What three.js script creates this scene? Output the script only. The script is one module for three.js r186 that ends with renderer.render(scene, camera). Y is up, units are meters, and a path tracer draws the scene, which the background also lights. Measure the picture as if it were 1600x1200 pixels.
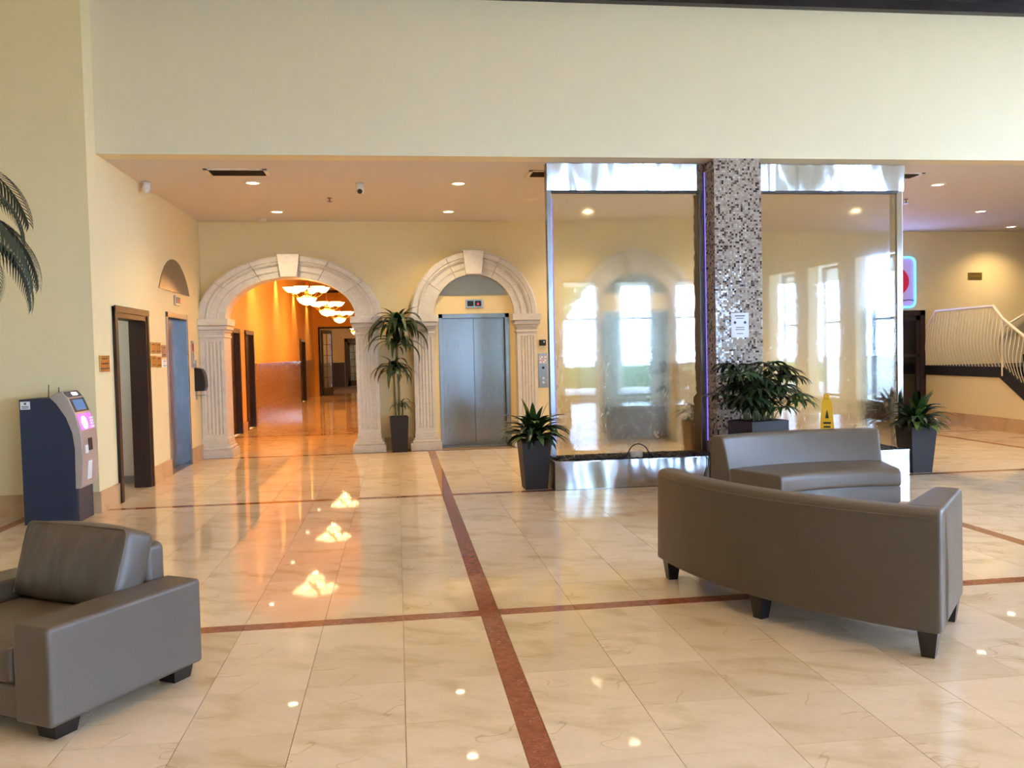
import * as THREE from 'three';
import { RoundedBoxGeometry } from 'three/addons/geometries/RoundedBoxGeometry.js';
import { mergeGeometries, mergeVertices, toCreasedNormals } from 'three/addons/utils/BufferGeometryUtils.js';
import { RectAreaLightUniformsLib } from 'three/addons/lights/RectAreaLightUniformsLib.js';
import { createNoise2D } from 'simplex-noise';

RectAreaLightUniformsLib.init();
const scene = new THREE.Scene();
// ------------------------------------------------------------------ camera, sky, sun, exposure
const camera = new THREE.PerspectiveCamera(48.02, 4 / 3, 0.05, 300);
{
  const yaw = 0.131709, pitch = 0.0373507, roll = -0.022535, c = Math.cos, s = Math.sin;
  const fwd = new THREE.Vector3(s(yaw) * c(pitch), -s(pitch), -c(yaw) * c(pitch));
  const right = new THREE.Vector3(c(yaw), 0, s(yaw)), up = new THREE.Vector3().crossVectors(right, fwd);
  const r = right.clone().multiplyScalar(c(roll)).addScaledVector(up, s(roll));
  const u = right.clone().multiplyScalar(-s(roll)).addScaledVector(up, c(roll));
  camera.position.set(0, 1.55, 0);
  camera.setRotationFromMatrix(new THREE.Matrix4().makeBasis(r, u, fwd.clone().negate()));
}
const renderer = new THREE.WebGLRenderer({ antialias: true });
renderer.toneMapping = THREE.LinearToneMapping;
renderer.toneMappingExposure = 1.0;
renderer.shadowMap.enabled = true;

const SKY = 28;
const SUN = new THREE.Vector3(0.42, 0.86, 0.30).normalize();
scene.background = new THREE.Color(0.70, 1.03, 1.65);      // an even, bright, hazy blue-white sky
scene.backgroundIntensity = SKY;
const sun = new THREE.DirectionalLight(0xfff6ea, 4);
sun.name = 'sun';
sun.position.copy(SUN).multiplyScalar(60);
sun.castShadow = true;
Object.assign(sun.shadow.camera, { left: -40, right: 40, top: 40, bottom: -40, near: 1, far: 160 });
sun.shadow.mapSize.set(2048, 2048);
scene.add(sun, sun.target);

const LAMP = new THREE.Color(1.0, 0.74, 0.44);      // the recessed lamps of the low ceiling
const LOBBY_LAMP = new THREE.Color(1.0, 0.74, 0.44);     // the lamps of the high lobby ceiling
const CORRIDOR_LAMP = new THREE.Color(1.0, 0.52, 0.17);
const DOWNLIGHT_CD = 14, CHANDELIER_CD = 8, LOBBY_CD = 11.5;

// ------------------------------------------------------------------ helpers
const rngOf = (a) => () => { a |= 0; a = (a + 0x6d2b79f5) | 0; let t = Math.imul(a ^ (a >>> 15), 1 | a); t = (t + Math.imul(t ^ (t >>> 7), 61 | t)) ^ t; return ((t ^ (t >>> 14)) >>> 0) / 4294967296; };
const PI = Math.PI, lerp = (a, b, t) => a + (b - a) * t, clamp = (x, a = 0, b = 1) => Math.min(b, Math.max(a, x));
const smooth = (a, b, x) => { const t = clamp((x - a) / (b - a)); return t * t * (3 - 2 * t); };
const taken = new Map();
function numbered(name) {
  const n = taken.get(name) ?? 0;
  taken.set(name, n + 1);
  return n ? `${name}_${String(n).padStart(3, '0')}` : name;
}
function tag(o, label, category, group, kind) {
  Object.assign(o.userData, { label, category });
  if (group) o.userData.group = group;
  if (kind) o.userData.kind = kind;
  return o;
}
function thing(name, label, category, [x, y, z] = [0, 0, 0], turn = 0, group) {
  const o = new THREE.Group();
  o.name = numbered(name);
  o.position.set(x, y, z);
  o.rotation.y = turn;
  scene.add(o);
  return tag(o, label, category, group);
}
function part(name, geometry, material, parent, label) {
  const m = new THREE.Mesh(geometry, material);
  m.name = parent === scene ? numbered(name) : name;
  m.castShadow = m.receiveShadow = true;
  if (label) m.userData.label = label;
  parent.add(m);
  return m;
}
function struct(name, geometry, material, label) {
  const m = part(name, geometry, material, scene);
  m.userData.kind = 'structure';
  m.userData.label = label;
  m.userData.category = name.split('_')[0];
  return m;
}
const single = (name, geometry, material, label, category, group) => tag(part(name, geometry, material, scene), label, category, group);
// uv in metres, taken from the face direction
function metric(g, k = 1) {
  if (g.index) g = g.toNonIndexed();
  const p = g.attributes.position, uv = new Float32Array(p.count * 2), a = new THREE.Vector3(), b = new THREE.Vector3(), c = new THREE.Vector3();
  for (let i = 0; i < p.count; i += 3) {
    a.fromBufferAttribute(p, i); b.fromBufferAttribute(p, i + 1); c.fromBufferAttribute(p, i + 2);
    const n = b.clone().sub(a).cross(c.clone().sub(a)), x = Math.abs(n.x), y = Math.abs(n.y), z = Math.abs(n.z);
    [a, b, c].forEach((v, j) => {
      const [s, t] = y >= x && y >= z ? [v.x, v.z] : x >= z ? [v.z, v.y] : [v.x, v.y];
      uv[(i + j) * 2] = s * k; uv[(i + j) * 2 + 1] = t * k;
    });
  }
  g.setAttribute('uv', new THREE.BufferAttribute(uv, 2));
  return g;
}
const bx = (x0, x1, y0, y1, z0, z1) => metric(new THREE.BoxGeometry(x1 - x0, y1 - y0, z1 - z0).translate((x0 + x1) / 2, (y0 + y1) / 2, (z0 + z1) / 2));
const rbx = (x0, x1, y0, y1, z0, z1, r = 0.01, seg = 2) => metric(new RoundedBoxGeometry(x1 - x0, y1 - y0, z1 - z0, seg, r).translate((x0 + x1) / 2, (y0 + y1) / 2, (z0 + z1) / 2));
const cyl = (r0, r1, h, x, y, z, seg = 20) => new THREE.CylinderGeometry(r1, r0, h, seg).translate(x, y + h / 2, z);
function merge(list) {
  return mergeGeometries(list.map((g) => { const n = g.index ? g.toNonIndexed() : g.clone(); for (const k of Object.keys(n.attributes)) if (!['position', 'normal', 'uv'].includes(k)) n.deleteAttribute(k); return n; }));
}
function tube(points, r, seg = 24, sides = 7, closed = false) {
  return new THREE.TubeGeometry(new THREE.CatmullRomCurve3(points.map((p) => new THREE.Vector3(...p)), closed), seg, r, sides, closed);
}
function bar(a, b, r, sides = 8) {
  const A = new THREE.Vector3(...a), B = new THREE.Vector3(...b), d = B.clone().sub(A), g = new THREE.CylinderGeometry(r, r, d.length(), sides);
  g.applyQuaternion(new THREE.Quaternion().setFromUnitVectors(new THREE.Vector3(0, 1, 0), d.clone().normalize()));
  return g.translate((A.x + B.x) / 2, (A.y + B.y) / 2, (A.z + B.z) / 2);
}
const lathe = (pts, seg = 28) => new THREE.LatheGeometry(pts.map(([r, y]) => new THREE.Vector2(r, y)), seg);
function polyShape(pts) { const s = new THREE.Shape(); pts.forEach(([x, y], i) => (i ? s.lineTo(x, y) : s.moveTo(x, y))); s.closePath(); return s; }
const extrude = (shape, depth, opt = {}) => new THREE.ExtrudeGeometry(shape, { depth, bevelEnabled: false, curveSegments: 24, ...opt });
// a tapered square pot or leg: half sizes at bottom and top
function frustum(b, t, h, y = 0, bz = b, tz = t) {
  const g = new THREE.BoxGeometry(1, 1, 1), p = g.attributes.position;
  for (let i = 0; i < p.count; i++) { const up = p.getY(i) > 0; p.setXYZ(i, Math.sign(p.getX(i)) * (up ? t : b), up ? y + h : y, Math.sign(p.getZ(i)) * (up ? tz : bz)); }
  g.computeVertexNormals();
  return metric(g);
}

// ------------------------------------------------------------------ textures
function fbm(noise, x, y, oct = 4, gain = 0.5) { let s = 0, a = 1, n = 0; for (let i = 0; i < oct; i++) { s += a * noise(x, y); n += a; a *= gain; x = x * 2 + 17.3; y = y * 2 - 9.1; } return s / n; }
function texture(w, h, fn, srgb = true) {
  const d = new Uint8Array(w * h * 4);
  for (let y = 0; y < h; y++) for (let x = 0; x < w; x++) { const c = fn(x / w, y / h), i = (y * w + x) * 4; d[i] = clamp(c[0]) * 255; d[i + 1] = clamp(c[1]) * 255; d[i + 2] = clamp(c[2]) * 255; d[i + 3] = 255; }
  const t = new THREE.DataTexture(d, w, h);
  t.wrapS = t.wrapT = THREE.RepeatWrapping; t.magFilter = THREE.LinearFilter; t.minFilter = THREE.LinearMipmapLinearFilter; t.generateMipmaps = true;
  if (srgb) t.colorSpace = THREE.SRGBColorSpace;
  t.needsUpdate = true;
  return t;
}
// noise that wraps at the texture's edge: sampled on a torus blend
function wrapped(fn) { return (u, v) => { const a = smooth(0.85, 1, u), b = smooth(0.85, 1, v); const f = (x, y) => fn(x, y); const l = (p, q, t) => p.map((e, i) => lerp(e, q[i], t)); if (!a && !b) return f(u, v); return l(l(f(u, v), f(u - 1, v), a), l(f(u, v - 1), f(u - 1, v - 1), a), b); }; }
const every = (t, mx, my = mx) => { const c = t.clone(); c.repeat.set(1 / mx, 1 / my); c.needsUpdate = true; return c; };
const grey = (v) => [v, v, v];
const N = [1, 2, 3, 4, 5, 6, 7, 8].map((s) => createNoise2D(rngOf(s * 7919)));

const marbleTex = texture(2048, 2048, (u, v) => {
  const x = u * 1.82, y = v * 1.88;
  const cloud = fbm(N[0], x * 2.2, y * 3.4, 4), fine = fbm(N[1], x * 16, y * 20, 3);
  const wx = x + 0.05 * N[2](x * 4, y * 4), wy = y + 0.05 * N[3](x * 4 + 5, y * 4);
  const ridge = 1 - Math.abs(fbm(N[4], wx * 1.3 + wy * 1.1, wy * 2.6 - wx * 0.8, 3)), vein = Math.pow(clamp((ridge - 0.955) / 0.045), 1.4) * smooth(0.25, 0.7, N[5](x * 1.3, y * 1.3)) * 0.55;
  const patch = smooth(-0.05, 0.8, fbm(N[6], x * 1.1 + y * 0.7 + 0.2 * N[2](x * 2, y * 2), (y * 1.3 - x * 0.8) * 2.1, 5));
  const tone = 0.02 * cloud + 0.012 * fine;
  return [0.895 + tone - 0.08 * patch - 0.20 * vein, 0.80 + tone - 0.08 * patch - 0.23 * vein, 0.675 + tone * 1.1 - 0.1 * patch - 0.26 * vein];
});
const redTex = texture(512, 512, wrapped((u, v) => {
  const c = fbm(N[1], u * 7, v * 7, 4), f = fbm(N[2], u * 40, v * 40, 2);
  const ridge = 1 - Math.abs(fbm(N[3], u * 5 + 0.5 * N[4](u * 4, v * 4), v * 5, 3)), vein = Math.pow(clamp((ridge - 0.965) / 0.035), 1.5);
  return [0.56 + 0.07 * c + 0.03 * f + 0.3 * vein, 0.315 + 0.05 * c + 0.02 * f + 0.32 * vein, 0.215 + 0.04 * c + 0.02 * f + 0.32 * vein];
}));
const plasterTex = texture(512, 512, wrapped((u, v) => grey(0.5 + 0.3 * fbm(N[2], u * 30, v * 30, 3) + 0.12 * fbm(N[5], u * 5, v * 5, 2))), false);
const paintTex = texture(512, 512, wrapped((u, v) => { const a = 0.985 + 0.007 * fbm(N[1], u * 5, v * 5, 4); return [a, a * 0.996, a * 0.985]; }));
const stoneTex = texture(1024, 1024, wrapped((u, v) => {
  const streak = fbm(N[4], u * 9, v * 22, 4), pit = smooth(0.45, 0.62, fbm(N[5], u * 46, v * 60, 2)) * smooth(-0.1, 0.5, N[6](u * 6, v * 7)), c = fbm(N[0], u * 4, v * 4, 3);
  const t = 0.03 * streak + 0.025 * c - 0.2 * pit;
  return [0.90 + t, 0.875 + t, 0.825 + t * 1.1];
}));
const stoneBump = texture(512, 512, wrapped((u, v) => grey(0.8 + 0.12 * fbm(N[4], u * 9, v * 22, 3) - 0.55 * smooth(0.42, 0.6, fbm(N[5], u * 46, v * 60, 2)) * smooth(-0.1, 0.5, N[6](u * 6, v * 7)))), false);
const leatherBump = texture(512, 512, wrapped((u, v) => { const a = Math.abs(fbm(N[7], u * 42, v * 42, 2)); return grey(0.45 + 0.45 * Math.sqrt(a) + 0.1 * N[1](u * 9, v * 9)); }), false);
const leatherTex = texture(512, 512, wrapped((u, v) => { const a = 0.96 + 0.03 * fbm(N[3], u * 4, v * 4, 4) + 0.012 * N[7](u * 60, v * 60); return [a, a * 0.995, a * 0.985]; }));
const woodTex = texture(512, 512, wrapped((u, v) => { const g = fbm(N[2], u * 34 + 1.2 * N[0](u * 3, v * 1.5), v * 2.2, 4), l = 0.5 + 0.5 * Math.sin(u * 60 + 6 * g); return [0.155 + 0.03 * g + 0.025 * l, 0.088 + 0.018 * g + 0.014 * l, 0.064 + 0.012 * g + 0.008 * l]; }));
const brushedTex = texture(512, 512, wrapped((u, v) => grey(0.86 + 0.07 * N[3](u * 210, v * 1.6) + 0.02 * fbm(N[6], u * 5, v * 3, 3))), false);
const panelTex = texture(512, 512, wrapped((u, v) => { const c = fbm(N[5], u * 4 + 0.4 * N[1](u * 3, v * 3), v * 11, 4), f = fbm(N[2], u * 40, v * 60, 2); return [0.66 + 0.09 * c + 0.03 * f, 0.51 + 0.09 * c + 0.03 * f, 0.35 + 0.08 * c + 0.03 * f]; }));
const rippleTex = texture(1024, 1024, wrapped((u, v) => {
  const w = fbm(N[1], u * 60, v * 7, 3), d = fbm(N[4], u * 26 + 0.6 * w, v * 26, 3), l = fbm(N[0], u * 6, v * 2, 2);
  return grey(0.5 + 0.18 * w + 0.2 * d + 0.2 * l);
}), false);
const splashRough = texture(512, 512, (u, v) => {                     // where the film of water breaks up it scatters light
  const streak = fbm(N[2], u * 26, v * 5, 4), blot = fbm(N[6], u * 20, v * 22, 4), col = smooth(0.15, 0.5, fbm(N[3], u * 7, v * 1.1, 3));
  const edge = smooth(0.93, 0.985, u + 0.015 * streak) + smooth(0.05, 0.01, u);
  const low = smooth(0.66, 0.30, v + 0.1 * streak);
  return grey(0.3 + 0.08 * streak + 0.3 * col * smooth(0.05, 0.5, blot + 0.3) * low + 0.26 * low * smooth(0.2, 0.6, blot) + 0.3 * clamp(edge));
}, false);
const barkTex = texture(256, 256, wrapped((u, v) => { const c = fbm(N[3], u * 8, v * 24, 4); return [0.42 + 0.1 * c, 0.34 + 0.09 * c, 0.25 + 0.08 * c]; }));
const carpetTex = texture(256, 256, wrapped((u, v) => { const c = fbm(N[3], u * 50, v * 50, 2) * 0.06 + 0.05 * Math.sign(Math.sin(u * 25) * Math.sin(v * 25)); return [0.36 + c, 0.27 + c, 0.2 + c]; }));

// ------------------------------------------------------------------ materials
const std = (o) => new THREE.MeshStandardMaterial(o), phy = (o) => new THREE.MeshPhysicalMaterial(o);
const paint = (hex, name) => Object.assign(std({ color: hex, map: every(paintTex, 1.7), bumpMap: every(plasterTex, 0.9), bumpScale: 0.0003, roughness: 0.72 }), { name });
const M = {
  wall: paint('#f1dda8', 'cream wall paint'),
  header: paint('#f1e5c3', 'pale cream wall paint'),
  corridor: paint('#f0c673', 'yellow corridor paint'),
  soffit: paint('#e2dad4', 'peach ceiling paint'),
  ceiling: paint('#efe6d4', 'lobby ceiling paint'),
  greyWall: paint('#d5d8d4', 'grey service room paint'),
  marble: [1, 0.955, 0.9, 0.985].map((k, i) => std({ name: 'cream marble', color: new THREE.Color(k, k * (i === 2 ? 0.985 : 1), k * (i === 2 ? 0.955 : 1)), map: marbleTex, roughness: 0.03 })),
  grout: std({ name: 'floor grout', color: '#8d7657', roughness: 0.8 }),
  red: std({ name: 'red marble', color: '#ffffff', map: redTex, roughness: 0.07 }),
  baseboard: std({ name: 'marble baseboard', color: '#e6d3b8', map: every(marbleTex, 1.8), roughness: 0.22 }),
  stone: std({ name: 'travertine', color: '#eef0f2', map: every(stoneTex, 0.9), bumpMap: every(stoneBump, 0.9), bumpScale: 0.004, roughness: 0.62 }),
  wood: std({ name: 'dark stained wood', color: '#ffffff', map: every(woodTex, 0.6), roughness: 0.48 }),
  blackWood: std({ name: 'black stained wood', color: '#1b1311', roughness: 0.35 }),
  steel: std({ name: 'brushed stainless steel', color: '#8d9093', metalness: 1, roughness: 0.3, roughnessMap: every(brushedTex, 0.7) }),
  steelPlain: std({ name: 'satin steel', color: '#aeb0b3', metalness: 1, roughness: 0.3 }),
  polished: std({ name: 'polished stainless sheet', color: '#c3c6cb', metalness: 1, roughness: 0.1 }),
  bronzeMetal: std({ name: 'bronze tinted steel', color: '#8f8371', metalness: 1, roughness: 0.33 }),
  brass: std({ name: 'brass plate', color: '#b39a4e', metalness: 0.85, roughness: 0.36 }),
  goldTrim: std({ name: 'chandelier brass', color: '#c08c3c', metalness: 1, roughness: 0.25 }),
  leather: std({ name: 'taupe leather', color: '#5d5043', map: every(leatherTex, 0.8), bumpMap: every(leatherBump, 0.16), bumpScale: 0.0005, roughness: 0.4 }),
  piping: std({ name: 'taupe leather welt', color: '#6a5d4c', roughness: 0.5 }),
  black: std({ name: 'black plastic', color: '#141416', roughness: 0.4 }),
  rubber: std({ name: 'black cable rubber', color: '#0e0e10', roughness: 0.55 }),
  white: std({ name: 'white plastic', color: '#e9e8e4', roughness: 0.4 }),
  paper: std({ name: 'white paper', color: '#eff0ee', roughness: 0.7 }),
  ink: std({ name: 'printed grey lines', color: '#5a6470', roughness: 0.7 }),
  navy: std({ name: 'navy enamel', color: '#232c3f', roughness: 0.5, bumpMap: every(plasterTex, 0.12), bumpScale: 0.0004 }),
  silver: std({ name: 'silver moulded plastic', color: '#b7aa9c', metalness: 0.35, roughness: 0.38 }),
  charcoal: std({ name: 'charcoal enamel', color: '#3b3a3d', roughness: 0.5 }),
  planter: std({ name: 'espresso planter', color: '#1c1617', roughness: 0.55 }),
  planterGrey: std({ name: 'slate planter', color: '#24242a', roughness: 0.52 }),
  planterTan: std({ name: 'tan planter', color: '#8a6a45', roughness: 0.6 }),
  soil: std({ name: 'potting soil', color: '#2c2018', roughness: 1, bumpMap: every(plasterTex, 0.2), bumpScale: 0.01 }),
  pebble: std({ name: 'wet dark pebbles', color: '#2b2925', roughness: 0.3 }),
  bark: std({ name: 'palm trunk', color: '#ffffff', map: every(barkTex, 0.4), roughness: 0.9 }),
  cane: std({ name: 'green brown cane', color: '#6b6a48', roughness: 0.7 }),
  leaf: phy({ name: 'glossy dark leaf', color: '#1c3316', roughness: 0.38, transmission: 0.06, thickness: 0 }),
  leafMid: phy({ name: 'green leaf', color: '#2b4a1d', roughness: 0.42, transmission: 0.08, thickness: 0 }),
  leafPale: phy({ name: 'yellow green leaf', color: '#5d7a33', roughness: 0.45, transmission: 0.1, thickness: 0 }),
  frond: phy({ name: 'dusty palm leaf', color: '#2f3823', roughness: 0.6, transmission: 0.1, thickness: 0 }),
  pane: phy({ name: 'window glass', color: '#ffffff', roughness: 0, transmission: 1, thickness: 0, ior: 1.5 }),
  doorPane: phy({ name: 'door glass', color: '#f3f6f4', roughness: 0.02, transmission: 1, thickness: 0, ior: 1.5 }),
  water: phy({ name: 'wet glass', color: '#f6f8f4', roughness: 0, transmission: 1, thickness: 0, ior: 1.7, bumpMap: rippleTex, bumpScale: 0.00006 }),
  film: phy({ name: 'falling water', color: '#fdfcf8', roughness: 0.42, roughnessMap: splashRough, transmission: 1, thickness: 0.008, ior: 1.33, bumpMap: rippleTex, bumpScale: 0.0003 }),
  frameMetal: std({ name: 'dark bronze window frame', color: '#3a352f', metalness: 0.4, roughness: 0.45 }),
  lampGlow: std({ name: 'lamp lens', color: '#fff4dc', emissive: new THREE.Color(1.0, 0.82, 0.55), emissiveIntensity: 14, roughness: 0.5 }),
  bowlGlow: std({ name: 'lit alabaster glass', color: '#fff0d0', emissive: new THREE.Color(1.0, 0.72, 0.36), emissiveIntensity: 3.2, roughness: 0.4 }),
  trimWhite: std({ name: 'white enamel trim', color: '#e8dfd0', roughness: 0.45 }),
  railWhite: std({ name: 'ivory painted rail', color: '#efe3c9', roughness: 0.4 }),
  carpetDark: std({ name: 'black stair covering', color: '#17130f', roughness: 0.7 }),
  carpet: std({ name: 'patterned brown rug', color: '#ffffff', map: every(carpetTex, 1.2), roughness: 1 }),
  panel: std({ name: 'brown marble panel', color: '#ffffff', map: every(panelTex, 0.9), roughness: 0.22 }),
  yellow: std({ name: 'yellow plastic', color: '#e8b21c', roughness: 0.45 }),
  ledViolet: std({ name: 'violet led strip', color: '#2a2350', emissive: new THREE.Color(0.3, 0.22, 1.0), emissiveIntensity: 1.1 }),
  neonBlue: std({ name: 'blue neon tube', color: '#bfe8ff', emissive: new THREE.Color(0.05, 0.36, 1.0), emissiveIntensity: 2.2 }),
  neonRed: std({ name: 'red neon panel', color: '#c01f3a', emissive: new THREE.Color(0.9, 0.05, 0.14), emissiveIntensity: 0.3 }),
  neonBack: std({ name: 'lilac lit sign face', color: '#cdb9ea', emissive: new THREE.Color(0.5, 0.42, 0.95), emissiveIntensity: 0.3 }),
  screen: std({ name: 'lit screen', color: '#20283a', emissive: new THREE.Color(0.25, 0.45, 0.9), emissiveIntensity: 0.5 }),
  glowWhite: std({ name: 'lit logo', color: '#ffffff', emissive: new THREE.Color(0.95, 0.85, 1.0), emissiveIntensity: 1.4 }),
  glowPink: std({ name: 'lit magenta panel', color: '#c77ad0', emissive: new THREE.Color(0.6, 0.16, 0.75), emissiveIntensity: 0.8 }),
  redGlow: std({ name: 'red indicator', color: '#701018', emissive: new THREE.Color(1, 0.05, 0.08), emissiveIntensity: 2 }),
  redPrint: std({ name: 'red print', color: '#b3262e', roughness: 0.6 }),
  paving: std({ name: 'pale concrete paving', color: '#b2b3b2', map: every(paintTex, 3), roughness: 0.9 }),
  facade: std({ name: 'pale rendered facade', color: '#cfc6b4', roughness: 0.9 }),
  hedge: std({ name: 'hedge leaves', color: '#4d6b2c', roughness: 0.8 }),
};
const mosaicMat = std({ name: 'glass mosaic', color: '#ffffff', roughness: 0.07 });
const mortar = std({ name: 'mosaic mortar', color: '#8d8078', roughness: 0.9 });

// ------------------------------------------------------------------ the setting
const HZ = -9.5, BZ = -14.15, RZ = -15.65, CEIL = 3.7, TOP = 5.7, LX = -3.04;
// ---- floor
{
  const floor = struct('floor', merge([bx(-9, 14.1, -0.25, -0.0125, -14.15, 7.2), bx(5.4, 14.1, -0.25, -0.0125, -15.9, -14.15), bx(-3.5, 0.2, -0.25, -0.0125, -46.5, -14.15), bx(-4.7, -3.04, -0.25, -0.0125, -11.6, -9.3)]), M.grout, 'polished cream marble tile floor with red marble inlay bands');
  const TX = 0.455, TZ = 0.4707, SW = 0.114, PX = 9 * TX + SW, PZ = 9 * TZ + SW, X0 = 0.449, Z0 = -5.005;
  const gx = 0.0026, gz = 0.0018, rnd = rngOf(42);
  const geos = [];
  for (let k = 0; k < 32; k++) {
    const g = new THREE.BoxGeometry(TX - gx, 0.012, TZ - gz).translate(0, -0.006, 0), uv = g.attributes.uv, p = g.attributes.position, cu = (k % 4) / 4, cv = (Math.floor(k / 4) % 4) / 4, flip = k >= 16;
    for (let i = 0; i < uv.count; i++) { let s = p.getX(i) / TX + 0.5, t = p.getZ(i) / TZ + 0.5; if (flip) { s = 1 - s; t = 1 - t; } uv.setXY(i, cu + s / 4, cv + t / 4); }
    geos.push(g);
  }
  const cols = [], rows = [];
  for (let b = -3; b <= 4; b++) for (let i = 0; i < 9; i++) cols.push(X0 + SW + b * PX + (i + 0.5) * TX);
  for (let b = -3; b <= 2; b++) for (let i = 0; i < 9; i++) rows.push(Z0 - SW - b * PZ - (i + 0.5) * TZ);
  // past the arch the floor goes on with bands of its own
  const inRoom = (x, z) => (x > -8.9 && x < 13.9 && z < 7 && z > BZ + 0.1 && !(x < LX - 0.1 && z < -9.2)) || (x > 5.6 && x < 14 && z > RZ && z <= BZ + 0.1) || (x > -3.3 && x < 0 && z <= BZ + 0.1 && z > -34.5);
  const v = new THREE.Vector3(), tiles = [];
  camera.updateMatrixWorld(); camera.updateProjectionMatrix();
  const rowsFar = []; for (let z = rows.reduce((a, b) => Math.min(a, b)) - TZ; z > -34.4; z -= TZ) rowsFar.push(z);
  for (const x of cols) for (const z of [...rows, ...rowsFar]) {
    if (!inRoom(x, z)) continue;
    v.set(x, 0, z).project(camera);
    const seen = z < -1 && Math.abs(v.x) < 1.06 && Math.abs(v.y) < 1.08, d2 = x * x + z * z;
    tiles.push({ x, z, near: seen ? d2 : 1e6 + d2, k: Math.floor(rnd() * 32), m: Math.floor(Math.pow(rnd(), 1.2) * 4) });
  }
  tiles.sort((a, b) => a.near - b.near);
  const rest = [[], [], [], []];
  tiles.forEach((t, i) => {
    if (i < 296) { const o = part('tile', geos[t.k], M.marble[t.m], floor); o.position.set(t.x, 0, t.z); } else rest[t.m].push(geos[t.k].clone().translate(t.x, 0, t.z));
  });
  rest.forEach((list, m) => { const o = part('distant_tiles', merge(list), M.marble[m], floor); o.userData.kind = 'stuff'; });
  // red inlay bands, in lengths of one tile
  const strips = [];
  const along = new THREE.BoxGeometry(SW - 0.001, 0.012, TZ - gz).translate(0, -0.006, 0), across = new THREE.BoxGeometry(TX - gx, 0.012, SW - 0.001).translate(0, -0.006, 0);
  for (const g of [along, across]) { const uv = g.attributes.uv, p = g.attributes.position; for (let i = 0; i < uv.count; i++) uv.setXY(i, p.getX(i) / 0.5, p.getZ(i) / 0.5); }
  const variants = (g) => [0, 1, 2, 3, 4].map((k) => { const c = g.clone(), uv = c.attributes.uv; for (let i = 0; i < uv.count; i++) uv.setXY(i, uv.getX(i) + k * 0.21, uv.getY(i) + k * 0.37); return c; });
  const va = variants(along), vc = variants(across);
  for (let b = -1; b <= 3; b++) for (const z of rows) { const x = X0 + SW / 2 + b * PX; if (inRoom(x, z) && z > -15.6) strips.push([va, x, z]); }
  for (let b = -3; b <= 2; b++) for (const x of cols) { const z = Z0 - SW / 2 - b * PZ; if (inRoom(x, z)) strips.push([vc, x, z]); }
  const squares = variants(new THREE.BoxGeometry(SW, 0.012, SW).translate(0, -0.006, 0));
  for (let a = -1; a <= 3; a++) for (let b = -3; b <= 2; b++) { const x = X0 + SW / 2 + a * PX, z = Z0 - SW / 2 - b * PZ; if (inRoom(x, z)) strips.push([squares, x, z]); }
  strips.sort((p, q) => (p[2] < -1 ? p[1] ** 2 + p[2] ** 2 : 1e5) - (q[2] < -1 ? q[1] ** 2 + q[2] ** 2 : 1e5));
  const far = [];
  strips.forEach(([set, x, z], i) => { const g = set[Math.floor(rnd() * 5)]; if (i < 160) part('inlay_strip', g, M.red, floor).position.set(x, 0, z); else far.push(g.clone().translate(x, 0, z)); });
  for (const z of [-17.35, -20.75, -24.15, -27.55]) far.push(bx(-3.19, -0.02, -0.0119, 0.0004, z - 0.05, z + 0.05));
  const o = part('distant_inlay_strips', merge(far), M.red, floor); o.userData.kind = 'stuff';
  // the opening in the left alcove wall and the hall beyond the corridor
  part('service_room_floor', bx(-4.6, -3.04, -0.012, 0, -11.5, -9.4), M.marble[2], floor);
  part('hall_floor', bx(-3.5, 0.2, -0.012, 0, -44.4, -34.3), M.marble[1], floor);
}
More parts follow.
